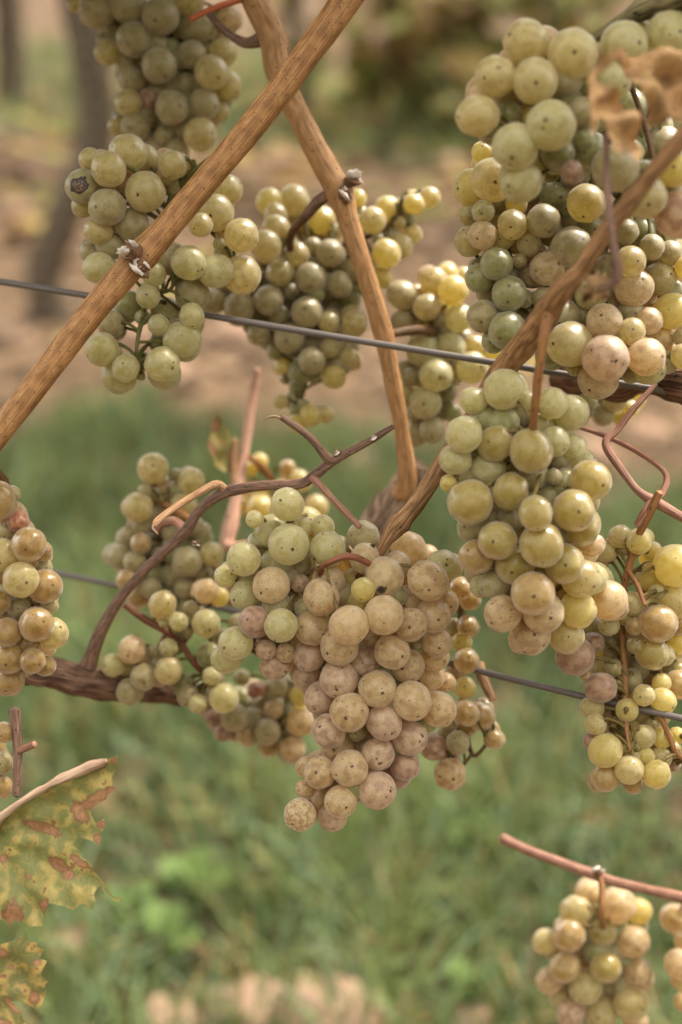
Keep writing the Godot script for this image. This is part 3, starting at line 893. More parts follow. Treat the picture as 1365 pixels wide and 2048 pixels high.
# The leafy top of this vine, above the frame: it shades the upper bunches, as the photograph shows.
func make_canopy() -> void:
	var at := Vector3(-0.0441,0.9296,-0.6696)
	var t := thing("vine_canopy", "leafy top of the vine above the picture, shading the upper bunches", "vine", at)
	var top := at + Vector3(0.05, 0.35, -0.05)
	part("stem", tube_mesh([[at.x * 1000, at.y * 1000, at.z * 1000, 5.0], [top.x * 1000, top.y * 1000, top.z * 1000, 3.5]], at, 10, 4), M.cane_dark, t)
	var r := RandomNumberGenerator.new()
	r.seed = 77
	var st := surface()
	st.set_smooth_group(0)
	for k in 300:
		var along := minf(r.randf_range(-0.62, 0.20), r.randf_range(-0.55, 0.16))
		var p := Vector3(0.0, 0.0, -0.555) + ROW * along + OFF * r.randf_range(-0.12, 0.22) + Vector3.UP * (1.0 + 0.34 * pow(r.randf(), 1.5))
		var col := c8(84, 92, 42).lerp(c8(140, 124, 60), r.randf())
		add_leaf_card(st, Transform3D(Basis.from_euler(Vector3(r.randf_range(0.1, 0.9), r.randf() * TAU, r.randf_range(-0.5, 0.5))), p - at), r.randf_range(0.07, 0.12), col.srgb_to_linear())
	st.generate_normals()
	part("crown", st.commit(), M.green_leaf, t).set_meta("kind", "stuff")

# The leafy upper part of a whole row, above or behind the picture: it hides the low sky and dapples the ground, as in the photograph.
func hedge(label: String, q: float, a0: float, a1: float, y0: float, y1: float, count: int, sd: int) -> void:
	var at := OFF * q + ROW * a0
	var t := thing("vine_hedge", label, "vine row", at)
	var r := RandomNumberGenerator.new()
	r.seed = sd
	var st := surface()
	st.set_smooth_group(0)
	for k in count:
		var p := OFF * (q + r.randfn(0.0, 0.11)) + ROW * r.randf_range(a0, a1) + Vector3.UP * r.randf_range(y0, y1)
		if noise.get_noise_3d(p.x * 2.5, p.y * 2.5, p.z * 2.5 + sd) < -0.45:
			continue
		var col := c8(84, 96, 44).lerp(c8(140, 130, 60), r.randf())
		add_leaf_card(st, Transform3D(Basis.from_euler(Vector3(r.randf_range(0.2, 1.4), r.randf() * TAU, r.randf_range(-0.6, 0.6))), p - at), r.randf_range(0.1, 0.16), col.srgb_to_linear())
	st.generate_normals()
	part("crown", st.commit(), M.green_leaf, t).set_meta("kind", "stuff")
	var stems := []
	var a := a0 + 0.5
	while a < a1:
		var p := OFF * q + ROW * a
		part("stem", tube_mesh([[p.x * 1000, y0 * 1000 - 60, p.z * 1000, 9], [p.x * 1000 + 20, y1 * 1000 - 120, p.z * 1000, 5]], at, 7, 3), M.cane_dark, t)
		a += 0.7

# ------------------------------------------------------------------ the bunches
func make_bunches() -> void:
	var brown := Color(0.15, 0.085, 0.035)
	var green := Color(0.17, 0.16, 0.05)
	var rust := Color(0.34, 0.17, 0.07)
	bunch("sharp pinkish beige grape bunch in the middle, the most freckled one", Color(0.3, 0.12, 0.07), Vector3(0.0135,0.7102,-0.4985),
		[[[0,0,0,18],[-32,-57,-19,17],[-70,-188,-59,16],[-75,-460,-58,15],[-48,-662,-2,13],[-79,-837,98,11],[-180,-950,214,8]],[[-20,-17,62,13],[-73,33,105,13],[-121,46,121,12],[-168,27,119,12],[-207,-28,67,12],[-249,-151,-32,12],[-382,-220,-122,12],[-442,-330,-73,10],[-502,-436,-15,7]],[[-299,-183,-50,11],[-378,-20,-123,9],[-358,71,-164,7]],[[-48,-568,-43,11],[166,-475,-85,9],[204,-266,-123,8]]],
		[[-104,-180,246,78,0],[-211,-123,125,70,0],[-50,-79,148,47,4],[31,-63,73,77,9],[28,-155,214,76,0],[198,-63,103,76,0],[6,-467,237,74,0],[-104,-538,290,76,0],[140,-504,261,76,0],[-338,43,4,81,2],[-343,183,-61,66,2],[-512,-10,23,68,2],[-405,-105,63,72,0],[-366,-231,155,66,2],[-471,-244,101,64,6],[-470,127,-47,35,2],[62,-325,196,68,0],[-140,-312,174,75,0],[-245,-267,108,73,0],[-260,-394,97,65,1],[132,-221,167,66,0],[223,-226,85,69,0],[-185,-116,9,66,0],[125,-420,140,68,0],[-101,-757,346,72,0],[33,-592,275,70,1],[4,-846,363,75,1],[-137,-884,386,65,0],[-218,-791,323,65,0],[-295,-937,397,65,10],[-143,-451,187,75,1],[10,-722,298,65,1],[132,-679,250,71,1],[-182,-644,254,69,1],[-216,-555,155,64,1],[246,-575,208,71,0],[87,-63,-34,57,0],[136,-48,-137,72,0],[241,-342,95,59,0],[263,-57,-8,66,2],[275,-223,-16,58,0],[174,-372,60,33,2],[-46,-407,127,63,1],[234,-435,36,61,0],[-13,-332,76,45,0],[226,-544,14,59,0],[-41,-28,-18,60,0],[-188,13,-15,71,2],[-46,19,-116,64,5],[301,-101,-98,52,0],[-275,-502,60,58,1],[-206,75,-96,45,2],[-548,-338,104,67,2],[-592,-437,51,61,2],[-591,-109,-25,45,2],[-509,-177,4,63,2],[-430,-367,104,41,1],[-353,-380,107,37,0],[-399,-453,76,61,1],[-388,-61,-56,61,2],[-297,-141,-23,39,1],[-284,64,-114,39,2],[-216,35,-168,48,0],[-141,-12,-105,39,5],[-167,-989,336,58,1],[118,-803,257,61,6],[-271,-816,249,43,0],[-280,-880,304,36,0],[-222,-924,293,43,0],[-73,-683,199,40,2],[-149,-757,197,67,0],[295,-589,-21,38,0],[-60,-205,18,64,4],[-218,-893,131,65,0],[-128,-689,80,57,1],[-231,-152,-149,68,0],[129,-188,-164,69,0],[62,-644,173,54,1],[194,-422,-82,57,2],[216,-128,-214,56,0],[-229,-585,5,67,1],[-25,-714,122,65,1],[229,-594,-113,65,0],[-452,-436,-73,62,1],[-224,-228,-44,54,0],[130,-609,-43,68,0],[-289,-1008,292,63,0],[-312,-512,-83,68,0],[-276,2,-290,67,2],[27,-349,-3,58,0],[91,-888,186,65,6],[17,-168,-85,62,0],[214,-300,-3,54,0],[-572,-152,-127,53,2],[-68,-578,135,66,0],[88,-542,104,67,0],[-175,-369,18,60,0],[-314,-412,-16,54,0],[-435,-203,-96,55,2],[-93,-124,-200,68,0],[83,-263,84,54,0],[-441,-334,-15,55,6],[-87,-823,104,65,0],[-278,-31,-163,56,2],[122,-395,-7,63,0],[148,-647,107,61,0],[-411,40,-122,65,2],[-155,-490,48,56,0],[-83,-158,-78,54,4],[-17,-885,240,62,0],[-7,-490,39,62,0],[16,-78,-143,56,5],[-199,-68,-241,59,2],[-136,-274,20,52,0],[-332,-231,-49,64,0],[236,-265,-133,67,0],[-204,-471,-66,64,0],[-472,-85,-118,63,2],[-590,-478,-48,63,2],[-224,-1000,200,61,0],[134,-190,17,58,0],[-388,-61,-176,54,2],[-26,-777,203,52,0],[234,-683,-16,69,0],[-368,-287,40,57,2],[-359,80,-249,64,2],[-492,-128,-55,57,5],[54,-460,110,62,7],[-136,-178,3,52,5],[-295,-80,-83,51,5],[-445,-220,-10,50,7],[-81,-856,328,61,7],[74,-140,76,49,7],[79,-769,207,56,5],[-350,-126,-69,62,5],[-383,-387,15,50,7],[-57,-365,55,55,5],[-216,-494,20,57,5],[195,-640,205,44,7],[-269,-214,53,49,5],[-160,-894,246,52,5],[-65,-492,132,51,5],[-192,-626,154,52,7],[-453,-15,-114,58,7],[67,-550,217,61,5],[-387,-209,46,60,5]])
	bunch("golden bunch peeking out at the right behind the freckled central bunch", brown, Vector3(0.0410,0.6899,-0.5300),
		[[[0,0,0,16],[101,-234,-137,15],[106,-520,-75,13],[125,-702,39,11],[144,-776,236,9],[207,-732,216,8]],[[144,-772,234,8],[78,-826,291,7]]],
		[[85,-91,42,49,8],[111,-557,258,53,8],[112,-373,143,54,8],[78,-689,274,49,5],[45,-815,320,68,0],[175,-611,190,61,8],[130,-158,1,48,8],[119,-255,54,44,8],[98,-334,53,45,4],[112,-507,136,47,4],[-20,-741,230,57,1],[230,-704,225,42,8],[228,-693,162,37,8],[46,-675,172,35,5],[36,-494,82,32,0],[67,-294,-17,35,5],[192,-631,97,45,8],[100,-149,-95,42,8],[144,-349,-97,45,8],[32,-763,130,44,5],[107,-422,44,40,8],[122,-717,108,49,8],[103,-561,40,40,4],[85,-355,-49,42,8],[55,-835,186,48,1],[253,-771,127,41,8],[82,-492,31,42,0],[104,-613,132,43,8]])
	bunch("glossy golden green grape bunch hanging on a smooth tan stalk before the right cane", rust, Vector3(0.0730,0.8180,-0.4754),
		[[[0,0,0,23],[-25,-60,38,19],[-42,-195,65,16],[-45,-459,-4,16],[-5,-695,-205,16],[41,-925,-212,14],[32,-1135,-119,11],[34,-1251,-12,7]],[[-31,-555,-104,12],[54,-668,-140,10],[123,-744,-129,7]]],
		[[-141,-365,-121,76,2],[-48,-557,-1,78,3],[-285,-510,-42,68,2],[-170,-547,-49,64,3],[-263,-744,32,83,3],[-115,-709,13,65,3],[109,-761,69,76,3],[-40,-734,153,60,3],[-164,-865,102,71,3],[-39,-1030,198,80,8],[-11,-859,148,80,3],[34,-416,-114,59,2],[-248,-417,-144,49,2],[-192,-656,-79,70,2],[-309,-618,-64,54,2],[47,-557,-91,57,2],[181,-687,-37,74,3],[118,-474,-172,65,2],[126,-602,-150,55,2],[-45,-434,-163,45,2],[48,-674,-44,30,5],[95,-701,-83,40,2],[-336,-705,-54,32,4],[-233,-957,45,64,8],[83,-960,96,74,3],[157,-858,-13,70,3],[162,-1054,29,73,13],[-136,-1151,125,70,0],[14,-1148,121,77,0],[158,-1186,28,71,4],[217,-1104,-70,62,2],[-93,-978,72,74,3],[-162,-1066,51,55,5],[-205,-1107,-8,43,2],[-16,-1269,76,71,0],[125,-1306,10,69,13],[295,-1209,-93,78,0],[-102,-842,-51,55,5],[-242,-876,-40,60,5],[206,-950,-44,46,0],[61,-1263,-106,61,0],[175,-921,-148,67,3],[-78,-595,-129,61,3],[-100,-782,-198,68,2],[29,-1051,-8,65,3],[-308,-665,-187,59,2],[-90,-409,-261,60,2],[84,-721,-182,54,2],[-87,-969,-139,72,3],[96,-1125,-85,63,8],[195,-1042,-184,63,0],[-186,-616,-253,68,2],[78,-573,-296,68,2],[-107,-1136,-15,64,5],[178,-720,-255,70,2],[113,-991,-69,67,3],[22,-882,-5,58,3],[-13,-1194,-29,57,8],[-28,-848,-117,57,5],[270,-1188,-227,67,2],[-175,-990,-51,61,8],[170,-784,-105,63,3],[-200,-1099,-112,57,5],[168,-1247,-119,58,4],[-35,-1336,-17,56,0],[-4,-532,-189,69,2],[-222,-458,-245,53,2],[-271,-569,-173,54,2],[-72,-664,-217,67,3],[339,-1280,-176,57,0],[82,-649,-162,52,5],[-28,-783,-117,63,7],[-50,-1226,18,61,5],[35,-778,-85,57,5],[-162,-816,-99,52,5],[-201,-493,-148,58,7],[-139,-496,-113,62,7],[-271,-688,-101,56,5],[-23,-678,-78,56,5],[-73,-475,-183,59,5],[87,-881,-43,62,5],[-169,-866,-83,63,5],[-249,-629,-131,63,7],[87,-750,-97,57,7]])
	bunch("loose yellow grape bunch at the right edge, its red stalk bare between the berries", rust, Vector3(0.1222,0.7352,-0.5009),
		[[[0,0,0,17],[-43,-117,-3,17],[-69,-266,-46,16],[-105,-469,-10,15],[-95,-648,36,14],[-91,-792,122,13],[-97,-889,209,11],[-85,-986,274,8]],[[-89,-347,-32,11],[-62,-379,37,10],[-41,-432,104,8]],[[5,-832,151,11],[43,-878,226,11],[97,-997,257,10],[140,-1050,248,8]],[[-95,-648,36,10],[67,-756,8,9],[45,-879,150,8]]],
		[[-53,-227,-43,53,4],[-78,-458,40,48,13],[20,-515,98,77,8],[4,-645,105,66,3],[94,-325,-28,85,4],[-116,-231,-95,47,13],[-165,-544,63,42,2],[-197,-770,161,60,6],[-91,-852,194,46,4],[-30,-786,192,44,13],[-179,-995,265,67,4],[-86,-1059,303,59,13],[20,-1071,317,55,4],[-214,-909,210,43,13],[-15,-1016,269,32,4],[49,-1045,241,44,13],[52,-827,167,52,4],[-22,-950,231,46,13],[-172,-1116,276,58,8],[-55,-1150,262,44,8],[57,-973,206,42,4],[109,-1036,197,36,13],[129,-1001,148,36,4],[-221,-869,148,46,13],[-220,-995,194,36,6],[57,-784,104,38,4],[138,-816,58,61,8],[-297,-659,104,80,6],[72,-696,32,46,13],[22,-305,-114,40,4],[-166,-298,-100,44,13],[-178,-361,-120,32,0],[26,-427,-1,30,2],[25,-415,-101,61,4],[105,-478,-12,68,13],[133,-583,-23,49,8],[146,-680,-55,61,4],[-214,-644,25,44,6],[-202,-624,-54,53,5],[-136,-676,-39,41,5],[151,-498,-121,61,8],[-128,-738,63,36,13],[-160,-751,18,35,4],[-114,-792,98,24,13],[-107,-967,135,32,4],[19,-953,126,32,13],[-58,-798,56,49,5],[-12,-786,-19,49,5],[-117,-862,76,28,6],[123,-1108,182,20,6],[105,-639,-149,40,8],[26,-1074,179,39,4],[-56,-919,34,48,4],[-167,-693,-107,47,2],[-147,-762,-84,39,4],[43,-781,-78,41,5],[-134,-364,-218,46,0],[78,-558,-106,42,0],[30,-845,-54,40,5],[105,-1072,103,39,4],[45,-385,-222,49,4],[39,-1146,187,46,0],[-97,-827,-17,38,5],[65,-892,6,43,0],[61,-889,97,46,4],[83,-534,-181,39,2],[173,-612,-173,46,0],[-185,-898,75,41,0],[88,-423,-165,37,4],[-179,-977,101,43,0],[-41,-487,-26,41,8],[151,-881,-20,47,8],[-182,-1178,209,46,8],[15,-1035,71,42,0],[126,-1147,122,40,6],[-48,-1179,187,47,8],[-193,-1040,154,39,6],[-251,-716,-84,46,5],[-44,-858,-65,47,5],[-5,-275,-175,43,4],[-172,-845,-36,42,6],[-106,-1077,211,48,4],[60,-711,-77,40,8],[-66,-264,-145,37,0],[-129,-309,-164,42,0],[109,-816,-34,43,4],[162,-467,-204,39,4],[-149,-935,95,40,8],[-202,-766,2,35,13],[-131,-904,69,39,8],[-60,-667,-70,42,8],[-48,-999,230,35,13],[-84,-631,-87,44,13],[53,-987,117,37,13],[-117,-734,-39,41,8],[-84,-1017,129,44,4],[-31,-738,-63,36,13],[-33,-589,55,39,8],[142,-765,19,25,13],[-149,-1001,125,39,8],[11,-496,-91,40,13],[-98,-522,29,37,4],[29,-929,90,39,8],[-43,-981,113,40,4],[-11,-944,95,41,13],[-37,-503,33,42,13],[60,-807,-35,40,13],[-67,-538,84,37,8],[70,-944,96,40,13],[139,-771,-39,39,13],[46,-1036,174,35,13],[-63,-785,-46,41,8],[-77,-718,-43,36,13],[-86,-1009,229,43,8],[-248,-741,124,26,8],[-95,-282,-92,30,13],[95,-482,-152,38,4],[-49,-626,70,41,13],[-109,-941,100,36,13],[-49,-1032,250,40,13],[-90,-852,47,38,13]])
	bunch("pale grape bunch crossed by the diagonal cane, one berry with a round brown scar", green, Vector3(-0.0408,0.8540,-0.5779),
		[[[0,0,0,16],[-255,-191,-112,15],[-344,-390,-78,13],[-386,-599,91,11],[-420,-760,218,9],[-421,-861,241,6]],[[-290,-234,-126,12],[-95,-409,-70,10],[-9,-510,30,7]],[[-386,-599,91,9],[-288,-567,132,7],[-275,-524,135,5]]],
		[[-517,-97,51,72,13],[-530,-245,66,75,5],[-380,-191,26,82,13],[-452,-54,-64,76,13],[-153,-305,115,49,13],[-202,-445,167,69,2],[6,-355,85,70,13],[-97,-488,135,68,2],[-349,-499,142,50,2],[-371,-582,176,50,2],[-194,-650,215,51,2],[-313,-829,299,73,2],[-461,-845,295,55,2],[-330,-691,211,44,2],[-238,-750,220,74,2],[-560,-784,245,69,2],[-635,-176,-5,71,11],[3,-521,67,79,13],[-103,-278,11,78,13],[-573,-481,114,64,2],[-610,-83,-84,49,13],[-397,-88,-151,56,13],[-648,-264,-41,47,13],[-576,-345,50,55,13],[-443,-328,12,69,5],[-536,-415,17,57,5],[-623,-445,-1,44,5],[-272,-96,-42,59,13],[-308,-149,-94,38,13],[-283,-194,-132,44,13],[-220,-110,-116,31,13],[-58,-206,-94,63,13],[-91,-403,18,26,2],[-290,-461,39,69,5],[-157,-196,-142,54,13],[-202,-595,93,72,5],[-535,-705,139,59,5],[-317,-901,203,66,2],[-507,-909,207,75,2],[-406,-682,130,32,2],[-467,-642,81,59,7],[-343,-788,158,34,7],[-407,-842,179,27,5],[-414,-909,206,18,5],[-282,-735,116,45,5],[-589,-129,-213,65,0],[-533,-331,-111,60,5],[-327,-699,3,65,2],[-222,-735,19,58,2],[-130,-518,3,62,2],[-478,-915,76,62,2],[-323,-203,-222,52,0],[-92,-275,-202,56,0],[-70,-457,-81,53,2],[-619,-242,-181,60,0],[-340,-812,59,53,7],[-475,-73,-265,65,0],[-237,-558,-15,55,5],[-267,-129,-195,56,0],[-417,-253,-105,53,0],[-494,-177,-89,55,0],[-619,-460,-103,61,5],[-556,-834,132,55,2],[-452,-375,-80,50,5],[-538,-754,45,52,5],[-241,-207,-275,62,0],[-489,-691,-1,55,5],[-444,-179,-207,55,0],[-342,-917,104,53,2],[2,-541,-57,66,0],[-394,-616,-3,50,2],[-298,-491,-84,60,5],[-59,-375,-37,51,0],[-161,-324,-78,54,0],[-365,-524,-11,53,5],[-606,-175,-112,50,0],[-243,-821,86,64,2],[-330,-138,-295,62,0]])
	bunch("shaded grey-green grape bunch cut by the top edge, left of the diagonal cane", brown, Vector3(-0.0570,0.9151,-0.6741),
		[[[0,0,0,16],[-167,-199,-130,15],[-260,-483,-113,13],[-254,-809,-23,8]]],
		[[-241,-214,-9,86,5],[-248,-421,72,80,5],[-192,-593,143,77,5],[-389,-172,-50,83,5],[-122,-151,-70,75,13],[-533,-200,-48,77,5],[-364,-315,-2,81,5],[-12,-447,97,77,13],[-49,-583,107,69,5],[-67,-710,158,78,13],[-104,-382,8,66,5],[32,-374,-22,66,13],[55,-512,32,66,13],[63,-236,-74,60,0],[-84,-272,-87,84,5],[-396,-579,99,63,13],[-137,-507,31,51,5],[-307,-575,42,54,6],[-384,-491,20,60,5],[-409,-419,-65,51,5],[-498,-377,-48,60,13],[-366,-683,106,66,5],[-458,-691,51,45,13],[11,-627,47,48,13],[-242,-725,99,42,5],[-181,-794,111,54,5],[-648,-181,-167,36,13],[-290,-782,78,49,5],[-477,-276,-135,42,5],[-391,-630,-52,56,6],[-498,-272,-229,63,5],[-54,-582,-8,54,5],[-358,-377,-137,52,5],[-144,-496,-99,57,5],[-128,-179,-256,55,0],[-346,-529,-83,51,0],[-250,-753,-2,52,5],[-2,-307,-200,57,5],[-142,-700,51,66,5],[-189,-222,-184,59,0],[-398,-308,-242,57,5],[-187,-331,-205,64,5],[-418,-478,-178,67,5],[-387,-203,-178,54,5],[-80,-379,-175,61,5],[-45,-468,-58,58,5],[-229,-473,-35,50,5],[-295,-703,-90,62,5],[-59,-673,-55,65,0],[1,-406,-120,55,0],[-196,-510,-8,63,5],[-263,-345,-23,53,5],[-262,-545,-6,54,5],[-174,-405,-17,54,5],[-332,-745,34,43,5],[-86,-526,-1,63,5],[-290,-295,-47,56,5],[-524,-330,-132,33,5],[-480,-331,-147,56,5],[-119,-621,85,52,7],[-132,-576,24,59,7],[-344,-245,-67,52,5],[-433,-659,5,50,7],[-327,-638,32,59,5],[-210,-363,-34,52,7],[12,-573,-17,63,7],[-350,-423,-99,56,5],[-5,-243,-137,59,7],[-208,-689,45,60,5]])
	bunch("blurred bunch behind the upper wire and the bent cane, with a bright yellow side wing", brown, Vector3(-0.0058,0.8267,-0.6074),
		[[[0,0,0,20],[-87,-89,-37,19],[-167,-217,-122,18],[-131,-442,-295,16],[-86,-707,-232,13],[-103,-860,-109,10],[-134,-968,-7,7]],[[-129,-346,-283,13],[75,-284,-311,12],[232,-215,-287,11],[316,-149,-316,9],[327,-83,-346,7]]],
		[[-270,-230,-61,72,13],[-213,-369,-155,62,13],[-78,-393,-146,71,5],[-95,-534,-87,71,5],[-266,-486,-111,68,5],[-140,-298,-197,56,13],[10,-294,-202,62,5],[-227,-173,-165,58,13],[-234,-137,-269,53,13],[-265,-100,-373,63,4],[-152,-101,-406,69,13],[-130,-190,-428,48,13],[-34,-203,-460,67,4],[8,-265,-518,49,13],[52,-428,-163,56,5],[-397,-517,-114,71,5],[385,-98,-303,46,4],[459,-75,-344,47,13],[200,-162,-266,62,13],[260,-290,-174,65,4],[325,-282,-273,59,13],[266,-125,-351,56,4],[386,-241,-335,42,13],[134,-82,-342,40,4],[324,-180,-300,26,13],[245,-405,-203,48,4],[4,-578,-86,50,13],[119,-585,-78,60,13],[-175,-651,-75,69,5],[8,-701,-82,46,13],[27,-820,-32,53,4],[-74,-738,-18,62,5],[96,-741,-72,44,13],[-316,-645,-118,51,5],[-79,-975,43,46,4],[-214,-925,2,32,13],[-238,-722,-104,42,7],[-131,-808,-68,56,7],[-210,-788,-67,32,4],[-142,-882,-99,40,7],[-15,-986,-1,42,13],[-141,-1021,24,42,4],[-175,-473,-218,42,5],[-519,-507,-165,59,5],[10,-583,-172,42,5],[112,-588,-189,60,13],[-319,-416,-255,42,5],[-68,-290,-313,42,5],[94,-526,-276,54,7],[-222,-566,-157,48,5],[-459,-432,-256,64,5],[-520,-530,-274,64,7],[-403,-573,-217,64,5],[-257,-613,-235,64,7],[6,-620,-257,64,5],[-153,-712,-169,64,7],[98,-394,-291,59,5],[-277,-652,-344,61,5],[-240,-190,-427,52,0],[-85,-1022,-54,46,4],[31,-342,-364,48,5],[72,-621,-354,59,5],[-164,-500,-331,57,5],[-12,-799,-150,59,4],[-185,-601,-325,56,5],[293,-204,-425,60,4],[-55,-610,-348,60,0],[-21,-363,-535,54,5],[-204,-821,-212,55,4],[-334,-458,-358,60,5],[-140,-263,-521,60,0],[-136,-184,-581,50,0],[-74,-322,-400,54,0],[-6,-512,-313,49,5],[-265,-407,-317,49,0],[28,-701,-323,53,5],[-243,-219,-331,54,0],[-220,-192,-535,58,0],[384,-106,-405,52,4],[-273,-520,-289,55,5],[-82,-252,-605,51,4],[-171,-103,-509,51,0],[-148,-347,-281,51,0],[-437,-563,-382,61,5],[270,-338,-353,57,4],[346,-288,-405,46,0],[-273,-299,-201,46,0],[-277,-711,-230,46,5],[-138,-633,-252,51,5],[37,-482,-385,49,5],[-164,-720,-293,59,5],[81,-402,-388,48,5],[-73,-691,-289,49,5],[-105,-827,-188,51,7],[-105,-482,-263,48,5],[-459,-476,-360,46,5],[13,-278,-623,62,0],[-352,-548,-325,48,5],[100,-777,-159,56,0],[-159,-954,-97,47,5],[98,-702,-116,40,5],[-195,-859,-128,28,7],[34,-396,-323,50,5],[80,-243,-547,30,7],[126,-489,-321,44,7],[-55,-468,-143,42,7],[-181,-257,-244,43,7],[353,-181,-392,47,7],[143,-152,-339,44,7],[-369,-489,-286,50,5],[-385,-404,-285,27,5],[25,-571,-309,49,5],[-76,-727,-195,52,5],[-30,-374,-309,51,5],[325,-133,-379,49,5],[171,-386,-324,45,7],[-110,-936,8,27,7],[52,-211,-571,47,5],[-11,-426,-192,43,5],[-325,-598,-271,45,5],[288,-247,-316,42,5],[-239,-461,-253,46,5],[-79,-297,-536,52,5],[52,-694,-121,43,5],[52,-786,-83,47,5],[-66,-832,-78,33,5],[107,-126,-346,38,5],[-157,-419,-270,43,5],[-31,-715,-248,53,5],[106,-168,-290,42,5],[-303,-372,-304,46,5],[-130,-977,-26,46,7],[-84,-356,-312,44,5],[-359,-636,-208,30,7],[223,-240,-249,27,5],[-199,-322,-214,43,5],[189,-429,-306,47,5],[-206,-540,-302,54,7],[-395,-441,-283,49,5]])
	bunch("green bunch hanging right of the bent cane, crossed by the upper wire's end", brown, Vector3(0.0211,0.7702,-0.5931),
		[[[0,0,0,20],[157,-13,-104,19],[286,-148,-318,16],[242,-343,-253,12],[183,-503,-159,7]],[[182,-32,-150,12],[237,53,-352,9]]],
		[[170,65,-193,63,13],[209,-210,-66,75,2],[164,-331,-45,73,2],[313,15,-191,63,2],[372,-188,-108,73,2],[150,-118,-146,71,2],[280,-106,-157,64,2],[62,102,-257,66,5],[285,137,-202,68,4],[202,160,-283,64,13],[271,164,-364,50,4],[344,154,-402,40,13],[61,-18,-236,54,5],[392,-115,-200,47,13],[100,-242,-133,44,5],[67,-322,-122,52,2],[199,-458,-38,59,5],[129,-500,-92,55,5],[78,-225,-205,40,5],[261,-320,-148,50,7],[490,-164,-225,50,4],[287,-406,-124,45,7],[128,-417,-125,45,5],[144,-279,-273,56,2],[189,143,-427,52,0],[133,-380,-211,57,2],[459,-197,-341,64,2],[351,-183,-292,58,0],[233,38,-300,55,4],[184,-492,-186,53,5],[285,-253,-226,64,2],[262,76,-386,57,4],[124,71,-342,59,0],[253,-367,-267,63,2],[278,145,-476,50,4],[205,-55,-242,55,2],[177,-234,-181,61,2],[148,-184,-269,53,2],[128,-53,-318,58,5],[319,-17,-308,62,2],[340,-91,-240,45,5],[244,-405,-156,49,5],[96,25,-285,45,5],[264,-38,-215,42,5],[220,-161,-162,45,5],[236,0,-213,44,5],[220,-96,-194,49,7]])
	bunch("out-of-focus pale bunch with the largest berries, beside the crumpled dried leaf", brown, Vector3(0.1221,0.9058,-0.5331),
		[[[0,0,0,18],[-227,-132,37,17],[-423,-327,124,15],[-462,-486,216,10]],[[-227,-132,37,12],[-132,-364,107,10],[-89,-567,253,8]]],
		[[-516,-315,437,85,2],[-565,-182,350,78,13],[-630,-390,418,81,2],[-436,-101,294,87,13],[-697,-172,318,71,13],[-756,-294,366,70,13],[-589,-69,252,78,13],[-298,-188,304,65,2],[-255,-75,246,80,2],[-99,-38,222,77,2],[-601,-511,400,72,2],[-394,-290,320,54,5],[-280,-465,393,81,5],[-430,-475,401,39,6],[-472,-421,339,60,7],[-384,-381,331,42,7],[-70,-470,364,66,4],[-640,-301,281,42,7],[-573,-308,277,30,4],[-173,-558,406,78,13],[-43,-628,369,86,1],[-678,-356,209,66,7],[-520,-287,135,78,2],[-385,-333,216,70,2],[-704,-253,132,76,0],[9,-675,253,66,1],[-579,-515,239,79,2],[-309,-139,137,62,0],[-174,-69,102,62,2],[-25,-505,210,77,4],[-456,-447,207,74,7],[-611,-165,163,76,0],[-113,-604,212,66,1],[-551,-373,223,63,2],[-223,-506,264,67,5],[-516,-85,148,63,0],[-440,-254,265,60,7],[-371,-204,243,60,7],[-357,-425,297,68,7],[-636,-247,222,55,5],[-455,-184,292,61,5],[-173,-485,348,40,7],[-130,-493,342,50,5],[-74,-556,302,56,5]])
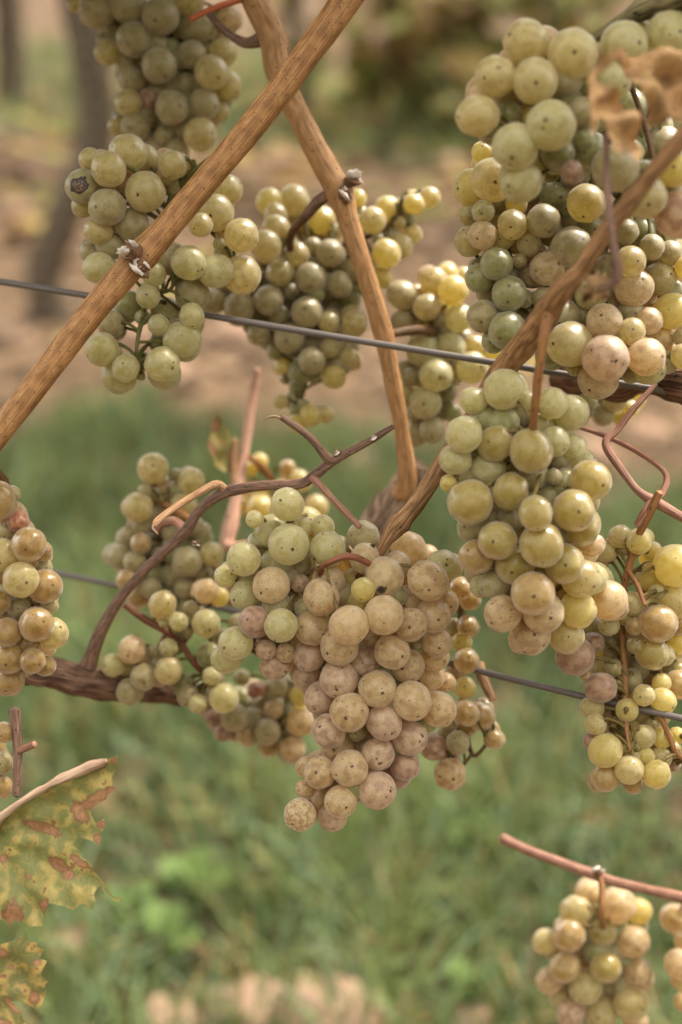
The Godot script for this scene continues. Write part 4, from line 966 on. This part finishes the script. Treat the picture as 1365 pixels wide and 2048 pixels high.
	bunch("black-freckled grape bunch behind the right cane, from yellow to dark green berries", green, Vector3(0.1207,0.8526,-0.5368),
		[[[0,0,0,18],[-119,-171,-197,17],[-219,-409,-201,15],[-188,-631,-47,12],[-187,-777,72,8]],[[-222,-332,-213,13],[-405,-307,-192,11],[-568,-189,-189,8]],[[-239,-446,-185,13],[-464,-469,-119,11],[-567,-566,-33,8]]],
		[[-293,-130,60,73,13],[-352,-276,140,75,5],[-452,-191,83,64,5],[-435,-359,133,65,0],[-131,-325,162,58,13],[-228,-648,327,87,1],[-224,-535,227,68,0],[-350,-618,248,85,13],[-74,-648,309,71,0],[-124,-566,252,52,13],[-49,-548,180,53,0],[-643,-46,43,82,13],[-678,-157,77,43,2],[-680,-240,102,55,0],[-567,-206,80,57,13],[-627,-338,147,61,7],[-578,-442,182,66,7],[-587,-563,253,71,7],[-684,-403,106,56,7],[-673,-530,176,62,5],[-709,-97,-57,74,4],[-721,-282,29,56,13],[-675,36,-63,42,4],[-714,-167,33,23,7],[-733,-186,-5,33,13],[-598,-269,42,43,4],[-500,-282,70,46,13],[-546,-142,5,42,4],[-628,-623,188,47,7],[-512,-477,125,35,7],[-534,-341,87,27,13],[-105,-430,139,74,0],[-201,-365,93,49,5],[-263,-455,131,63,2],[5,-420,56,64,13],[-443,-471,140,43,5],[97,-366,88,45,4],[-39,-290,82,47,5],[40,-322,43,50,5],[-134,-236,64,45,5],[-63,-249,4,50,7],[-336,-48,-44,40,6],[-232,-757,240,78,0],[-40,-724,211,63,2],[-312,-726,191,36,13],[85,-674,218,49,13],[52,-527,115,70,4],[98,-619,153,41,5],[-361,-541,133,63,5],[-415,-681,196,41,7],[-265,36,-109,72,5],[-129,16,-118,72,7],[23,50,-136,68,5],[-311,-54,-142,65,5],[-413,49,-140,63,7],[-375,179,-200,65,7],[-241,153,-191,69,5],[-108,179,-204,69,7],[26,239,-234,69,5],[-393,-135,-69,57,7],[65,-83,-94,69,5],[-545,143,-197,53,7],[-487,-23,-126,57,7],[-138,-273,-45,65,5],[20,-278,-66,65,5],[-257,-251,-31,57,7],[-581,-426,45,57,7],[-435,-520,61,58,7],[-333,-427,41,57,5],[-519,-304,-59,51,0],[-15,-572,23,49,0],[-340,-206,-119,53,7],[-477,-549,-28,61,7],[-593,-538,80,58,5],[-675,-229,-130,63,7],[-591,-457,-69,59,7],[-477,-408,52,50,0],[81,-348,-160,58,5],[-214,-380,-14,58,5],[-238,-26,-262,62,5],[-382,-483,-65,58,5],[-620,-235,-37,48,2],[-149,64,-235,57,7],[-229,-326,-104,63,7],[-188,-717,125,55,0],[72,-407,-30,59,0],[-107,-376,-102,54,0],[-667,-396,-2,52,7],[-396,-705,112,58,7],[-73,-685,112,52,2],[-212,-609,153,48,0],[-133,-662,189,49,0],[-402,-269,-39,49,5],[49,230,-366,63,5],[-222,160,-311,54,5],[104,-711,103,50,0],[-546,-188,-81,51,4],[-23,-317,-148,49,5],[-652,-28,-161,56,4],[-263,-510,-32,52,5],[109,-104,-223,62,5],[-298,-608,90,51,5],[23,-641,100,51,0],[-467,-337,2,48,0],[-310,-348,-36,52,5],[-374,22,-229,53,7],[-337,-139,-197,56,0],[-600,-348,-97,59,0],[-364,-389,-110,61,0],[-35,-496,-55,64,0],[-131,-417,16,51,0],[-171,-507,42,64,0],[-91,181,-335,57,7],[-567,-638,88,50,7],[-470,-226,-145,63,0],[-572,-116,-176,58,0],[-248,-205,-125,50,7],[-399,-66,-283,65,7],[-496,-31,-218,50,7],[-296,-724,90,60,1],[-335,110,-205,53,5],[37,-711,175,47,5],[-557,81,-199,46,7],[-45,96,-196,45,5],[44,-216,-117,36,7],[-628,-159,-64,54,5],[8,111,-199,55,5],[-191,-430,88,50,7],[-526,-67,-136,47,5],[-453,-626,141,47,5],[-160,124,-210,46,5],[-540,38,-187,54,5],[-457,-115,-113,45,7],[-54,34,-163,53,7],[-9,-373,-53,45,5],[-397,117,-208,55,5],[-640,-482,40,47,5],[-517,-116,-118,53,5],[-322,5,-199,48,5],[-502,73,-200,52,7],[-200,-34,-125,45,5],[-612,67,-101,38,5],[-109,-525,137,50,5],[-285,-550,107,46,5],[-171,-595,219,52,5],[-199,-220,-98,47,5],[-29,194,-242,45,5],[57,-473,46,52,7],[-97,95,-202,55,5],[-4,-11,-162,56,5],[-215,-85,-153,40,5],[-305,159,-228,55,5],[-467,-602,63,55,5],[-318,-243,-64,47,5],[-336,-503,21,51,5],[-532,-399,-2,54,7],[-579,3,-172,55,5],[10,165,-235,55,5],[-464,122,-223,54,5],[-102,-751,199,38,5]])
	bunch("blurred pale bunch behind the dark branching shoot, standing out against the grass", rust, Vector3(-0.0654,0.6926,-0.5695),
		[[[0,0,0,16],[-88,-1,-110,16],[-186,-41,-256,15],[-176,-229,-282,13],[-164,-462,-178,9]],[[-186,-41,-256,12],[-195,72,-284,10]],[[-176,-229,-282,10],[-2,-314,-244,8]]],
		[[-191,151,-228,72,13],[-19,96,-209,60,13],[-254,3,-129,69,13],[-54,-7,-174,60,13],[-247,-158,-93,48,8],[-41,-241,-74,69,5],[-307,-309,-24,51,8],[-277,-242,-75,51,5],[-356,-247,-140,56,5],[-247,-95,-156,46,5],[-310,-143,-159,40,5],[67,-222,-119,56,13],[29,-126,-167,37,5],[-115,-141,-156,42,5],[-149,-15,-226,28,4],[-172,-231,-127,33,5],[-205,-359,-41,46,5],[-55,-372,-67,47,5],[45,-360,-42,51,13],[-317,-203,-227,64,5],[-234,-252,-275,65,5],[-107,-233,-181,64,7],[-221,-337,-135,64,7],[-109,-344,-147,64,5],[5,-350,-160,64,5],[-273,-441,-136,60,8],[75,-426,-107,60,5],[163,-451,-155,60,6],[-155,-450,-104,60,7],[-41,-473,-99,60,7],[-325,-342,-195,53,8],[-213,-440,-225,56,8],[-258,-374,-278,50,5],[76,-470,-239,58,5],[-296,-41,-236,50,0],[-398,-297,-262,56,5],[-50,-426,-221,52,5],[-338,-277,-336,54,5],[-155,-341,-306,60,5],[-327,-429,-245,56,8],[-54,-335,-273,47,5],[-295,-194,-384,53,5],[-40,59,-321,60,0],[-177,-190,-385,59,5],[-166,17,-323,59,0],[61,-264,-206,47,0],[-248,-308,-359,51,5],[-21,-247,-239,57,5],[-133,-191,-288,48,7],[43,-344,-281,54,0],[-118,-512,-180,46,7],[-70,-67,-260,48,0],[-142,-52,-243,52,5],[-210,-73,-199,51,5],[81,-364,-173,30,5],[-85,-97,-209,51,5],[-74,-173,-244,56,5],[-205,-1,-262,45,7],[17,-479,-114,28,5],[-227,66,-176,29,5],[-72,42,-232,56,7],[33,-171,-174,42,7],[-224,-203,-330,52,5],[-87,118,-238,29,7],[-13,-123,-199,48,5],[-113,-426,-153,52,5]])
	bunch("loose small-berried bunch in front of the left cordon arm, on a red stalk", Color(0.22, 0.09, 0.05), Vector3(-0.0935,0.6631,-0.5455),
		[[[0,0,0,15],[75,-49,22,15],[181,-118,31,15],[243,-186,29,14],[304,-266,64,13],[358,-348,46,9]],[[243,-186,29,10],[314,-107,-62,9]],[[181,-118,31,10],[90,-303,-7,9]]],
		[[238,-43,73,42,2],[195,-237,153,60,13],[193,-149,108,40,2],[36,-161,107,61,0],[355,-60,56,62,2],[165,11,18,59,13],[166,-65,46,18,2],[377,-276,134,40,2],[429,-365,168,64,2],[85,-272,149,59,5],[18,-363,117,60,5],[-54,-244,95,52,2],[318,-380,189,40,2],[268,-377,130,48,5],[283,-30,-19,36,5],[268,-128,19,24,5],[351,46,-39,52,0],[403,-3,-81,43,4],[118,-209,41,29,5],[165,-269,51,57,7],[247,-372,48,53,7],[363,-223,43,57,7],[425,-179,-11,53,7],[207,-197,1,48,7],[490,-127,-53,53,5],[301,-458,2,53,7],[187,-177,-88,51,2],[20,-181,21,41,0],[378,-194,-78,41,7],[380,-343,50,48,2],[315,-94,-70,46,5],[87,-266,5,45,0],[129,-350,9,46,0],[319,-452,82,40,5],[136,-289,-51,43,2],[187,-384,-31,43,7],[-18,-289,13,51,2],[165,-93,-51,53,2],[325,-8,-142,53,0],[53,-368,31,42,5],[241,-130,-38,41,5],[357,-314,-34,52,2],[426,-426,93,47,2]])
	bunch("dim blurred bunch at the lower left behind the central bunch, with one orange dried berry", brown, Vector3(-0.0284,0.6167,-0.5741),
		[[[0,0,0,16],[-54,-228,-62,14],[-5,-352,48,9]],[[-42,-201,-64,11],[-218,-298,2,9]]],
		[[-105,-76,96,38,12],[-172,-26,67,38,5],[-25,-164,123,45,0],[97,-224,142,64,0],[64,-333,197,59,0],[97,-109,88,50,4],[-12,-82,60,57,5],[-53,-245,187,61,5],[-203,-180,168,66,5],[-259,-274,142,47,6],[-158,-270,174,43,8],[-122,-226,113,57,5],[-112,-198,32,48,5],[-304,-224,99,43,6],[-310,-237,11,61,6],[-194,-208,-30,66,7],[-100,-300,-1,66,5],[-8,-285,-65,67,7],[91,-137,-4,61,5],[-214,-315,62,56,8],[44,-347,97,61,5],[-51,-392,72,56,8],[137,-272,42,56,5],[-358,-157,-37,57,7],[43,-442,53,58,5],[-3,-389,-124,54,0],[-131,-211,-133,49,0],[-200,-338,-52,47,5],[-162,-377,18,50,8],[-8,-117,-36,55,5],[74,-311,-131,55,4],[-78,-333,-169,58,5],[-301,-325,-41,53,6],[68,-188,-97,51,5],[94,-336,-19,46,5],[-29,-242,-219,61,5],[-252,-296,-124,60,7],[-133,-401,-71,55,5],[-14,-397,-14,49,5],[-348,-255,-101,55,7],[-86,-182,-52,47,5],[-152,-294,-116,51,5],[-257,-177,-66,35,5],[-286,-208,-62,50,5],[34,-249,-110,46,5]])
	bunch("pale, very blurred bunch behind the pinkish shoot and the horizontal twig", Color(0.36, 0.17, 0.07), Vector3(-0.0443,0.6935,-0.6411),
		[[[0,0,0,15],[68,-93,-68,15],[122,-254,-161,14],[110,-403,-94,9]],[[122,-254,-161,11],[286,-288,-145,8]]],
		[[322,-260,1,61,13],[50,-264,15,70,4],[237,-149,-74,52,13],[147,-180,-73,42,13],[179,-102,-120,40,8],[74,-346,-41,47,4],[41,-229,-92,47,4],[41,-82,-159,40,4],[-8,-132,-169,38,4],[-47,-302,-95,38,4],[-23,-207,-150,29,13],[51,-405,-91,43,4],[46,-283,-155,38,4],[59,-395,-183,39,4],[189,-166,-161,45,0],[-26,-155,-237,38,4],[-1,-277,-220,47,0],[48,-454,-154,39,4],[-51,-332,-166,45,4],[321,-284,-92,46,0],[255,-196,-145,40,0]])
	bunch("amber grape bunch cut off by the left edge above the autumn leaf", brown, Vector3(-0.1410,0.7467,-0.5006),
		[[[0,0,0,16],[105,-99,-87,15],[125,-381,-49,13],[145,-669,79,11],[189,-821,169,7]]],
		[[220,-348,277,68,13],[248,-232,216,65,14],[135,-287,196,67,13],[121,-93,125,70,14],[272,-512,322,66,14],[158,-549,317,55,14],[116,-449,259,52,14],[294,-405,219,66,14],[195,-181,124,41,12],[253,-648,358,49,14],[154,-656,323,61,14],[314,-586,256,61,13],[138,-767,297,62,14],[285,-700,302,42,14],[272,-301,129,42,14],[159,-106,33,33,5],[182,-506,204,45,5],[298,-500,193,34,5],[274,-370,127,34,5],[211,-413,112,49,0],[183,-255,54,54,0],[78,-155,7,59,0],[74,-530,137,57,0],[228,-585,194,52,0],[250,-688,175,54,0],[266,-508,119,47,5],[188,-532,77,58,5],[170,-751,185,61,0],[242,-356,52,51,0],[93,-353,119,49,0],[168,-415,22,54,0],[131,-231,-47,60,0],[132,-628,186,59,0],[143,-223,121,33,5],[138,-420,217,45,5],[126,-373,209,38,14],[215,-618,278,43,14],[136,-544,192,46,14]])
	bunch("few amber berries at the left edge between the amber bunch and the autumn leaf", brown, Vector3(-0.1415,0.6520,-0.4858),
		[[[0,0,0,15],[22,-129,-19,13],[35,-330,38,8]]],
		[[84,-100,80,43,8],[67,-231,100,47,5],[62,-336,109,41,8],[18,-211,15,47,8],[16,-295,-41,46,5],[40,-389,42,41,8],[16,-221,-62,37,8]])
	bunch("blurred golden bunch under the pinkish red stem at the lower right", rust, Vector3(0.1164,0.5388,-0.5197),
		[[[0,0,0,16],[12,-35,38,15],[2,-125,122,14],[55,-345,-43,13],[106,-690,-130,12],[113,-888,-42,8]]],
		[[64,-505,25,74,3],[-106,-365,-30,74,8],[53,-367,-54,67,3],[-123,-520,8,71,8],[124,-251,-106,85,0],[-66,-297,-120,71,13],[201,-427,-61,78,0],[-18,-627,20,78,13],[225,-574,-12,71,0],[195,-699,51,82,13],[239,-330,-158,61,4],[0,-252,-195,57,0],[-198,-459,-98,61,13],[-183,-630,-24,64,0],[-75,-766,29,65,1],[64,-783,21,79,13],[235,-842,18,58,0],[-125,-734,-37,51,13],[-93,-640,-133,61,0],[219,-404,-259,64,4],[177,-792,-96,68,0],[-90,-450,-176,61,0],[-155,-734,-148,65,8],[78,-460,-132,56,3],[31,-331,-297,72,0],[31,-686,-116,72,0],[-55,-909,-89,65,1],[270,-679,-105,61,0],[127,-625,-73,58,3],[204,-548,-148,55,0],[-32,-544,-124,69,8],[166,-640,-24,64,5],[59,-326,-200,60,7],[176,-545,-66,63,7],[41,-355,-136,64,5],[135,-407,-113,68,7],[111,-689,-64,67,5],[-4,-781,-18,60,5],[-16,-405,-110,60,5],[36,-471,-50,66,7],[125,-491,-73,62,5],[220,-413,-162,64,5],[-140,-516,-115,66,5],[-93,-711,-88,65,5]])
	bunch("sliver of a golden bunch cropped by the lower right edge", rust, Vector3(0.1552,0.5302,-0.5136),
		[[[0,0,0,15],[39,-237,-114,13],[46,-570,-20,8]]],
		[[-32,-119,-17,73,8],[-8,-328,45,69,0],[13,-507,94,42,8],[44,-271,-42,63,8],[51,-477,19,56,13],[57,-527,-78,56,0],[49,-393,-52,59,0],[16,-243,-169,66,8]])
	bunch("dark out-of-focus bunch below the dark cordon arm at the right", brown, Vector3(0.1433,0.7407,-0.6293),
		[[[0,0,0,15],[-116,-95,43,13],[-178,-173,99,8]]],
		[[-202,-42,251,59,5],[-126,-92,239,38,4],[-247,-122,232,54,5],[-330,-43,247,48,7],[-82,-38,179,38,4],[-289,-11,177,43,7],[-158,-151,201,38,4],[-205,-26,134,54,7],[-293,-90,128,69,7],[-350,-176,93,65,7],[-146,-105,86,65,5],[-156,-179,17,46,5],[-233,-139,12,50,7],[-158,-79,-27,50,5],[-203,-35,37,44,7],[-66,-123,25,52,4],[-305,-190,9,46,7],[-220,-172,101,44,5],[-279,-68,25,47,7]])

# ------------------------------------------------------------------ leaves
func make_leaves() -> void:
	# the autumn leaf at the left edge: centre of its blade where the veins meet
	var c := Vector2(-30, 1668)
	var mm := 0.1865
	var face := Basis(Vector3.RIGHT, deg_to_rad(-24))
	var veins := []
	for v in [[250, 1778], [232, 1520], [95, 1835], [-60, 1850], [-140, 1650], [0, 1600], [205, 1660]]:
		var tip := Vector2(v[0] - c.x, c.y - v[1]) * mm
		veins.append([Vector2.ZERO, tip])
		for k in [0.3, 0.5, 0.7]:
			var q: Vector2 = tip * k
			veins.append([q, q + tip.rotated(0.75) * 0.26])
			veins.append([q, q + tip.rotated(-0.75) * 0.26])
	var spots := []
	for s in [[85, 1655, 40, 11, 0.25], [200, 1590, 40, 12, -0.6], [165, 1620, 22, 14, 0.9], [120, 1725, 22, 14, 0.7], [140, 1745, 14, 10, 0.3], [165, 1720, 22, 8, 0.5], [30, 1825, 20, 28, 0.0], [205, 1670, 12, 8, 0.4], [210, 1640, 10, 8, 0.0], [5, 1720, 8, 8, 0.0], [92, 1805, 10, 14, 0.4], [240, 1510, 8, 8, 0.0], [60, 1750, 7, 6, 0], [230, 1575, 14, 10, -0.5]]:
		spots.append([Vector2(s[0] - c.x, c.y - s[1]) * mm, s[2] * mm, s[3] * mm, -s[4]])
	var base := Vector2(-32, 36)
	var lt := leaf_tex(320, 96.0, base, veins, spots, -0.15, 3.0, c8(118, 118, 66), c8(168, 150, 86))
	var lm := mat(Color.WHITE, 0.55, 0.4)
	lm.albedo_texture = lt
	lm.backlight_enabled = true
	lm.backlight = Color(0.5, 0.45, 0.2)
	var how := [0.35, 2.6, 0.075, 5.0, [[Vector2.ZERO, Vector2(48, -20), 2.8], [Vector2.ZERO, Vector2(46, 24), 2.2], [Vector2.ZERO, Vector2(22, -30), 2.6], [Vector2.ZERO, Vector2(42, 2), 2.0]]]
	var at := Vector3(-0.1328,0.6248,-0.4354)
	var t := thing("vine_leaf", "yellowing vine leaf with orange dead patches and a rolled upper edge, at the left edge", "leaf", at)
	t.basis = face
	part("blade", blade_mesh(outline_of([0, 1632, 40, 1602, 80, 1576, 120, 1552, 180, 1528, 215, 1518, 232, 1508, 248, 1502, 243, 1525, 231, 1548, 237, 1568, 217, 1590, 192, 1608, 184, 1624, 197, 1636, 214, 1631, 219, 1645, 208, 1660, 206, 1681, 190, 1673, 162, 1668, 150, 1690, 175, 1715, 200, 1745, 222, 1768, 240, 1778, 256, 1781, 250, 1789, 236, 1788, 205, 1770, 195, 1775, 199, 1803, 175, 1801, 150, 1809, 125, 1800, 100, 1795, 97, 1822, 95, 1842, 75, 1845, 60, 1853, 48, 1838, 33, 1835, 22, 1852, 8, 1832, -15, 1845, -40, 1835, -60, 1850, -90, 1800, -130, 1770, -120, 1710, -160, 1650, -110, 1590, -60, 1600, -30, 1645], c, mm), 2.6, how, 0.35, base, 96.0), lm, t)
	var roll := []
	for p in [[-70, 1690, 2.4], [-20, 1652, 1.9], [10, 1629, 1.1], [50, 1599, 0.9], [95, 1571, 1.3], [140, 1549, 1.8], [180, 1530, 1.6], [208, 1519, 1.2], [222, 1512, 0.7]]:
		var q := Vector2(p[0] - c.x, c.y - p[1]) * mm
		var w: Vector3 = face * Vector3(q.x, q.y, shape_height(q, how) + p[2] * 0.6)
		roll.append([w.x, w.y, w.z, p[2]])
	var rb := tube_mesh(roll, Vector3.ZERO, 14, 6, 0.3, 0.55)
	var ro := part("rolled_edge", rb, M.roll, t)
	ro.basis = face.inverse()
	ro.set_meta("label", "pale rolled-over edge showing the underside")
	var pet := part("leaf_stalk", tube_mesh([[0, 0, -1, 1.2], [-14, 10, -6, 1.1], [-34, 30, -10, 1.3]], Vector3.ZERO, 8, 5), M.red, t)

	c = Vector2(-40, 1985)
	at = Vector3(-0.1334,0.5744,-0.4075)
	t = thing("vine_leaf", "yellow and green vine leaf in the bottom left corner", "leaf", at)
	t.basis = face * Basis(Vector3.RIGHT, -0.12)
	veins = []
	for v in [[90, 1950], [60, 1880], [70, 2040], [0, 2080]]:
		var tip := Vector2(v[0] - c.x, c.y - v[1]) * mm
		veins.append([Vector2.ZERO, tip])
		for k in [0.4, 0.7]:
			veins.append([tip * k, tip * k + tip.rotated(0.8) * 0.28])
			veins.append([tip * k, tip * k + tip.rotated(-0.8) * 0.28])
	spots = []
	for s in [[70, 1992, 10, 12, 0.2], [2, 1908, 14, 8, 0.2], [30, 2010, 26, 9, 0.6], [10, 2045, 20, 10, 0.2], [75, 1925, 8, 6, 0]]:
		spots.append([Vector2(s[0] - c.x, c.y - s[1]) * mm, s[2] * mm, s[3] * mm, -s[4]])
	var lm2 := lm.duplicate()
	lm2.albedo_texture = leaf_tex(160, 60.0, Vector2(-20, 28), veins, spots, -0.1, 9.0, c8(108, 104, 58), c8(172, 144, 78))
	part("blade", blade_mesh(outline_of([-80, 1890, -30, 1895, 10, 1888, 35, 1876, 52, 1870, 48, 1880, 70, 1886, 72, 1900, 85, 1898, 80, 1915, 90, 1925, 84, 1940, 100, 1962, 90, 1968, 92, 1990, 85, 2008, 62, 2012, 40, 1998, 18, 1995, 40, 2025, 70, 2050, 40, 2075, -20, 2090, -90, 2060, -110, 1980], c, mm), 2.6, [0.5, 2.4, 0.09, 12.0, [[Vector2.ZERO, Vector2(24, 7), 1.5], [Vector2.ZERO, Vector2(19, 20), 1.2]]], 0.35, Vector2(-20, 28), 60.0), lm2, t)

	# the dried leaf hanging over the top right bunch
	c = Vector2(1290, 170)
	mm = 0.158
	at = Vector3(0.0959,0.8905,-0.4650)
	t = thing("dried_leaf", "crumpled dry tan leaf hanging over the top right bunch", "dried leaf", at)
	t.basis = face
	var dt := leaf_tex(160, 50.0, Vector2(-25, 25), [[Vector2(-16, 8), Vector2(16, 2)], [Vector2(0, 4), Vector2(8, -12)], [Vector2(-14, 4), Vector2(-6, -20)]], [], -0.6, 21.0, c8(150, 118, 84), c8(192, 154, 112))
	var dm := mat(Color.WHITE, 0.75, 0.3)
	dm.albedo_texture = dt
	dm.backlight_enabled = true
	dm.backlight = Color(0.16, 0.12, 0.08)
	part("blade", blade_mesh(outline_of([1179, 152, 1189, 132, 1203, 117, 1238, 103, 1262, 99, 1290, 93, 1330, 96, 1365, 90, 1430, 100, 1450, 170, 1420, 226, 1380, 238, 1358, 220, 1339, 237, 1320, 231, 1306, 234, 1297, 206, 1284, 190, 1272, 166, 1258, 126, 1230, 122, 1207, 138, 1194, 152], c, mm), 1.6, [-1.6, 11.0, 0.085, 31.0, [[Vector2(-6, 6), Vector2(14, 4), 5.0], [Vector2(2, 4), Vector2(10, -10), -5.5]]], 0.4, Vector2(-25, 25), 50.0), dm, t)
	part("curled_lobe", blade_mesh(outline_of([1181, 146, 1177, 180, 1179, 206, 1178, 238, 1186, 271, 1192, 252, 1197, 236, 1204, 243, 1209, 256, 1217, 281, 1222, 300, 1230, 310, 1252, 313, 1266, 334, 1279, 315, 1281, 290, 1276, 270, 1268, 240, 1259, 222, 1252, 200, 1238, 203, 1224, 194, 1212, 184, 1203, 168, 1195, 150], c, mm), 1.4, [0.5, 9.0, 0.10, 44.0, [[Vector2(-12, 0), Vector2(-6, -20), -3.0], [Vector2(-9, -8), Vector2(-12, -16), 3.0]]], 0.4, Vector2(-25, 25), 50.0), dm, t, Vector3(0, 0, 0.002))

	c = Vector2(445, 885)
	mm = 0.243
	at = Vector3(-0.0578,0.6994,-0.6459)
	t = thing("withered_leaf", "small withered olive leaf, blurred, left of the pinkish shoot", "leaf", at)
	t.basis = face * Basis(Vector3.UP, 0.35)
	var wm := lm.duplicate()
	wm.albedo_texture = leaf_tex(96, 36.0, Vector2(-18, 18), [[Vector2(-3, 14), Vector2(3, -13)]], [[Vector2(-5, 10), 3.5, 5.0, 0.0], [Vector2(-6, -4), 2.5, 4.0, 0.0]], 0.2, 50.0, c8(120, 112, 60), c8(150, 136, 74))
	part("blade", blade_mesh(outline_of([432, 826, 422, 850, 416, 880, 420, 915, 436, 938, 452, 944, 468, 930, 476, 900, 462, 868, 446, 846], c, mm), 2.6, [1.2, 2.5, 0.12, 61.0, []], 0.35, Vector2(-18, 18), 36.0), wm, t)
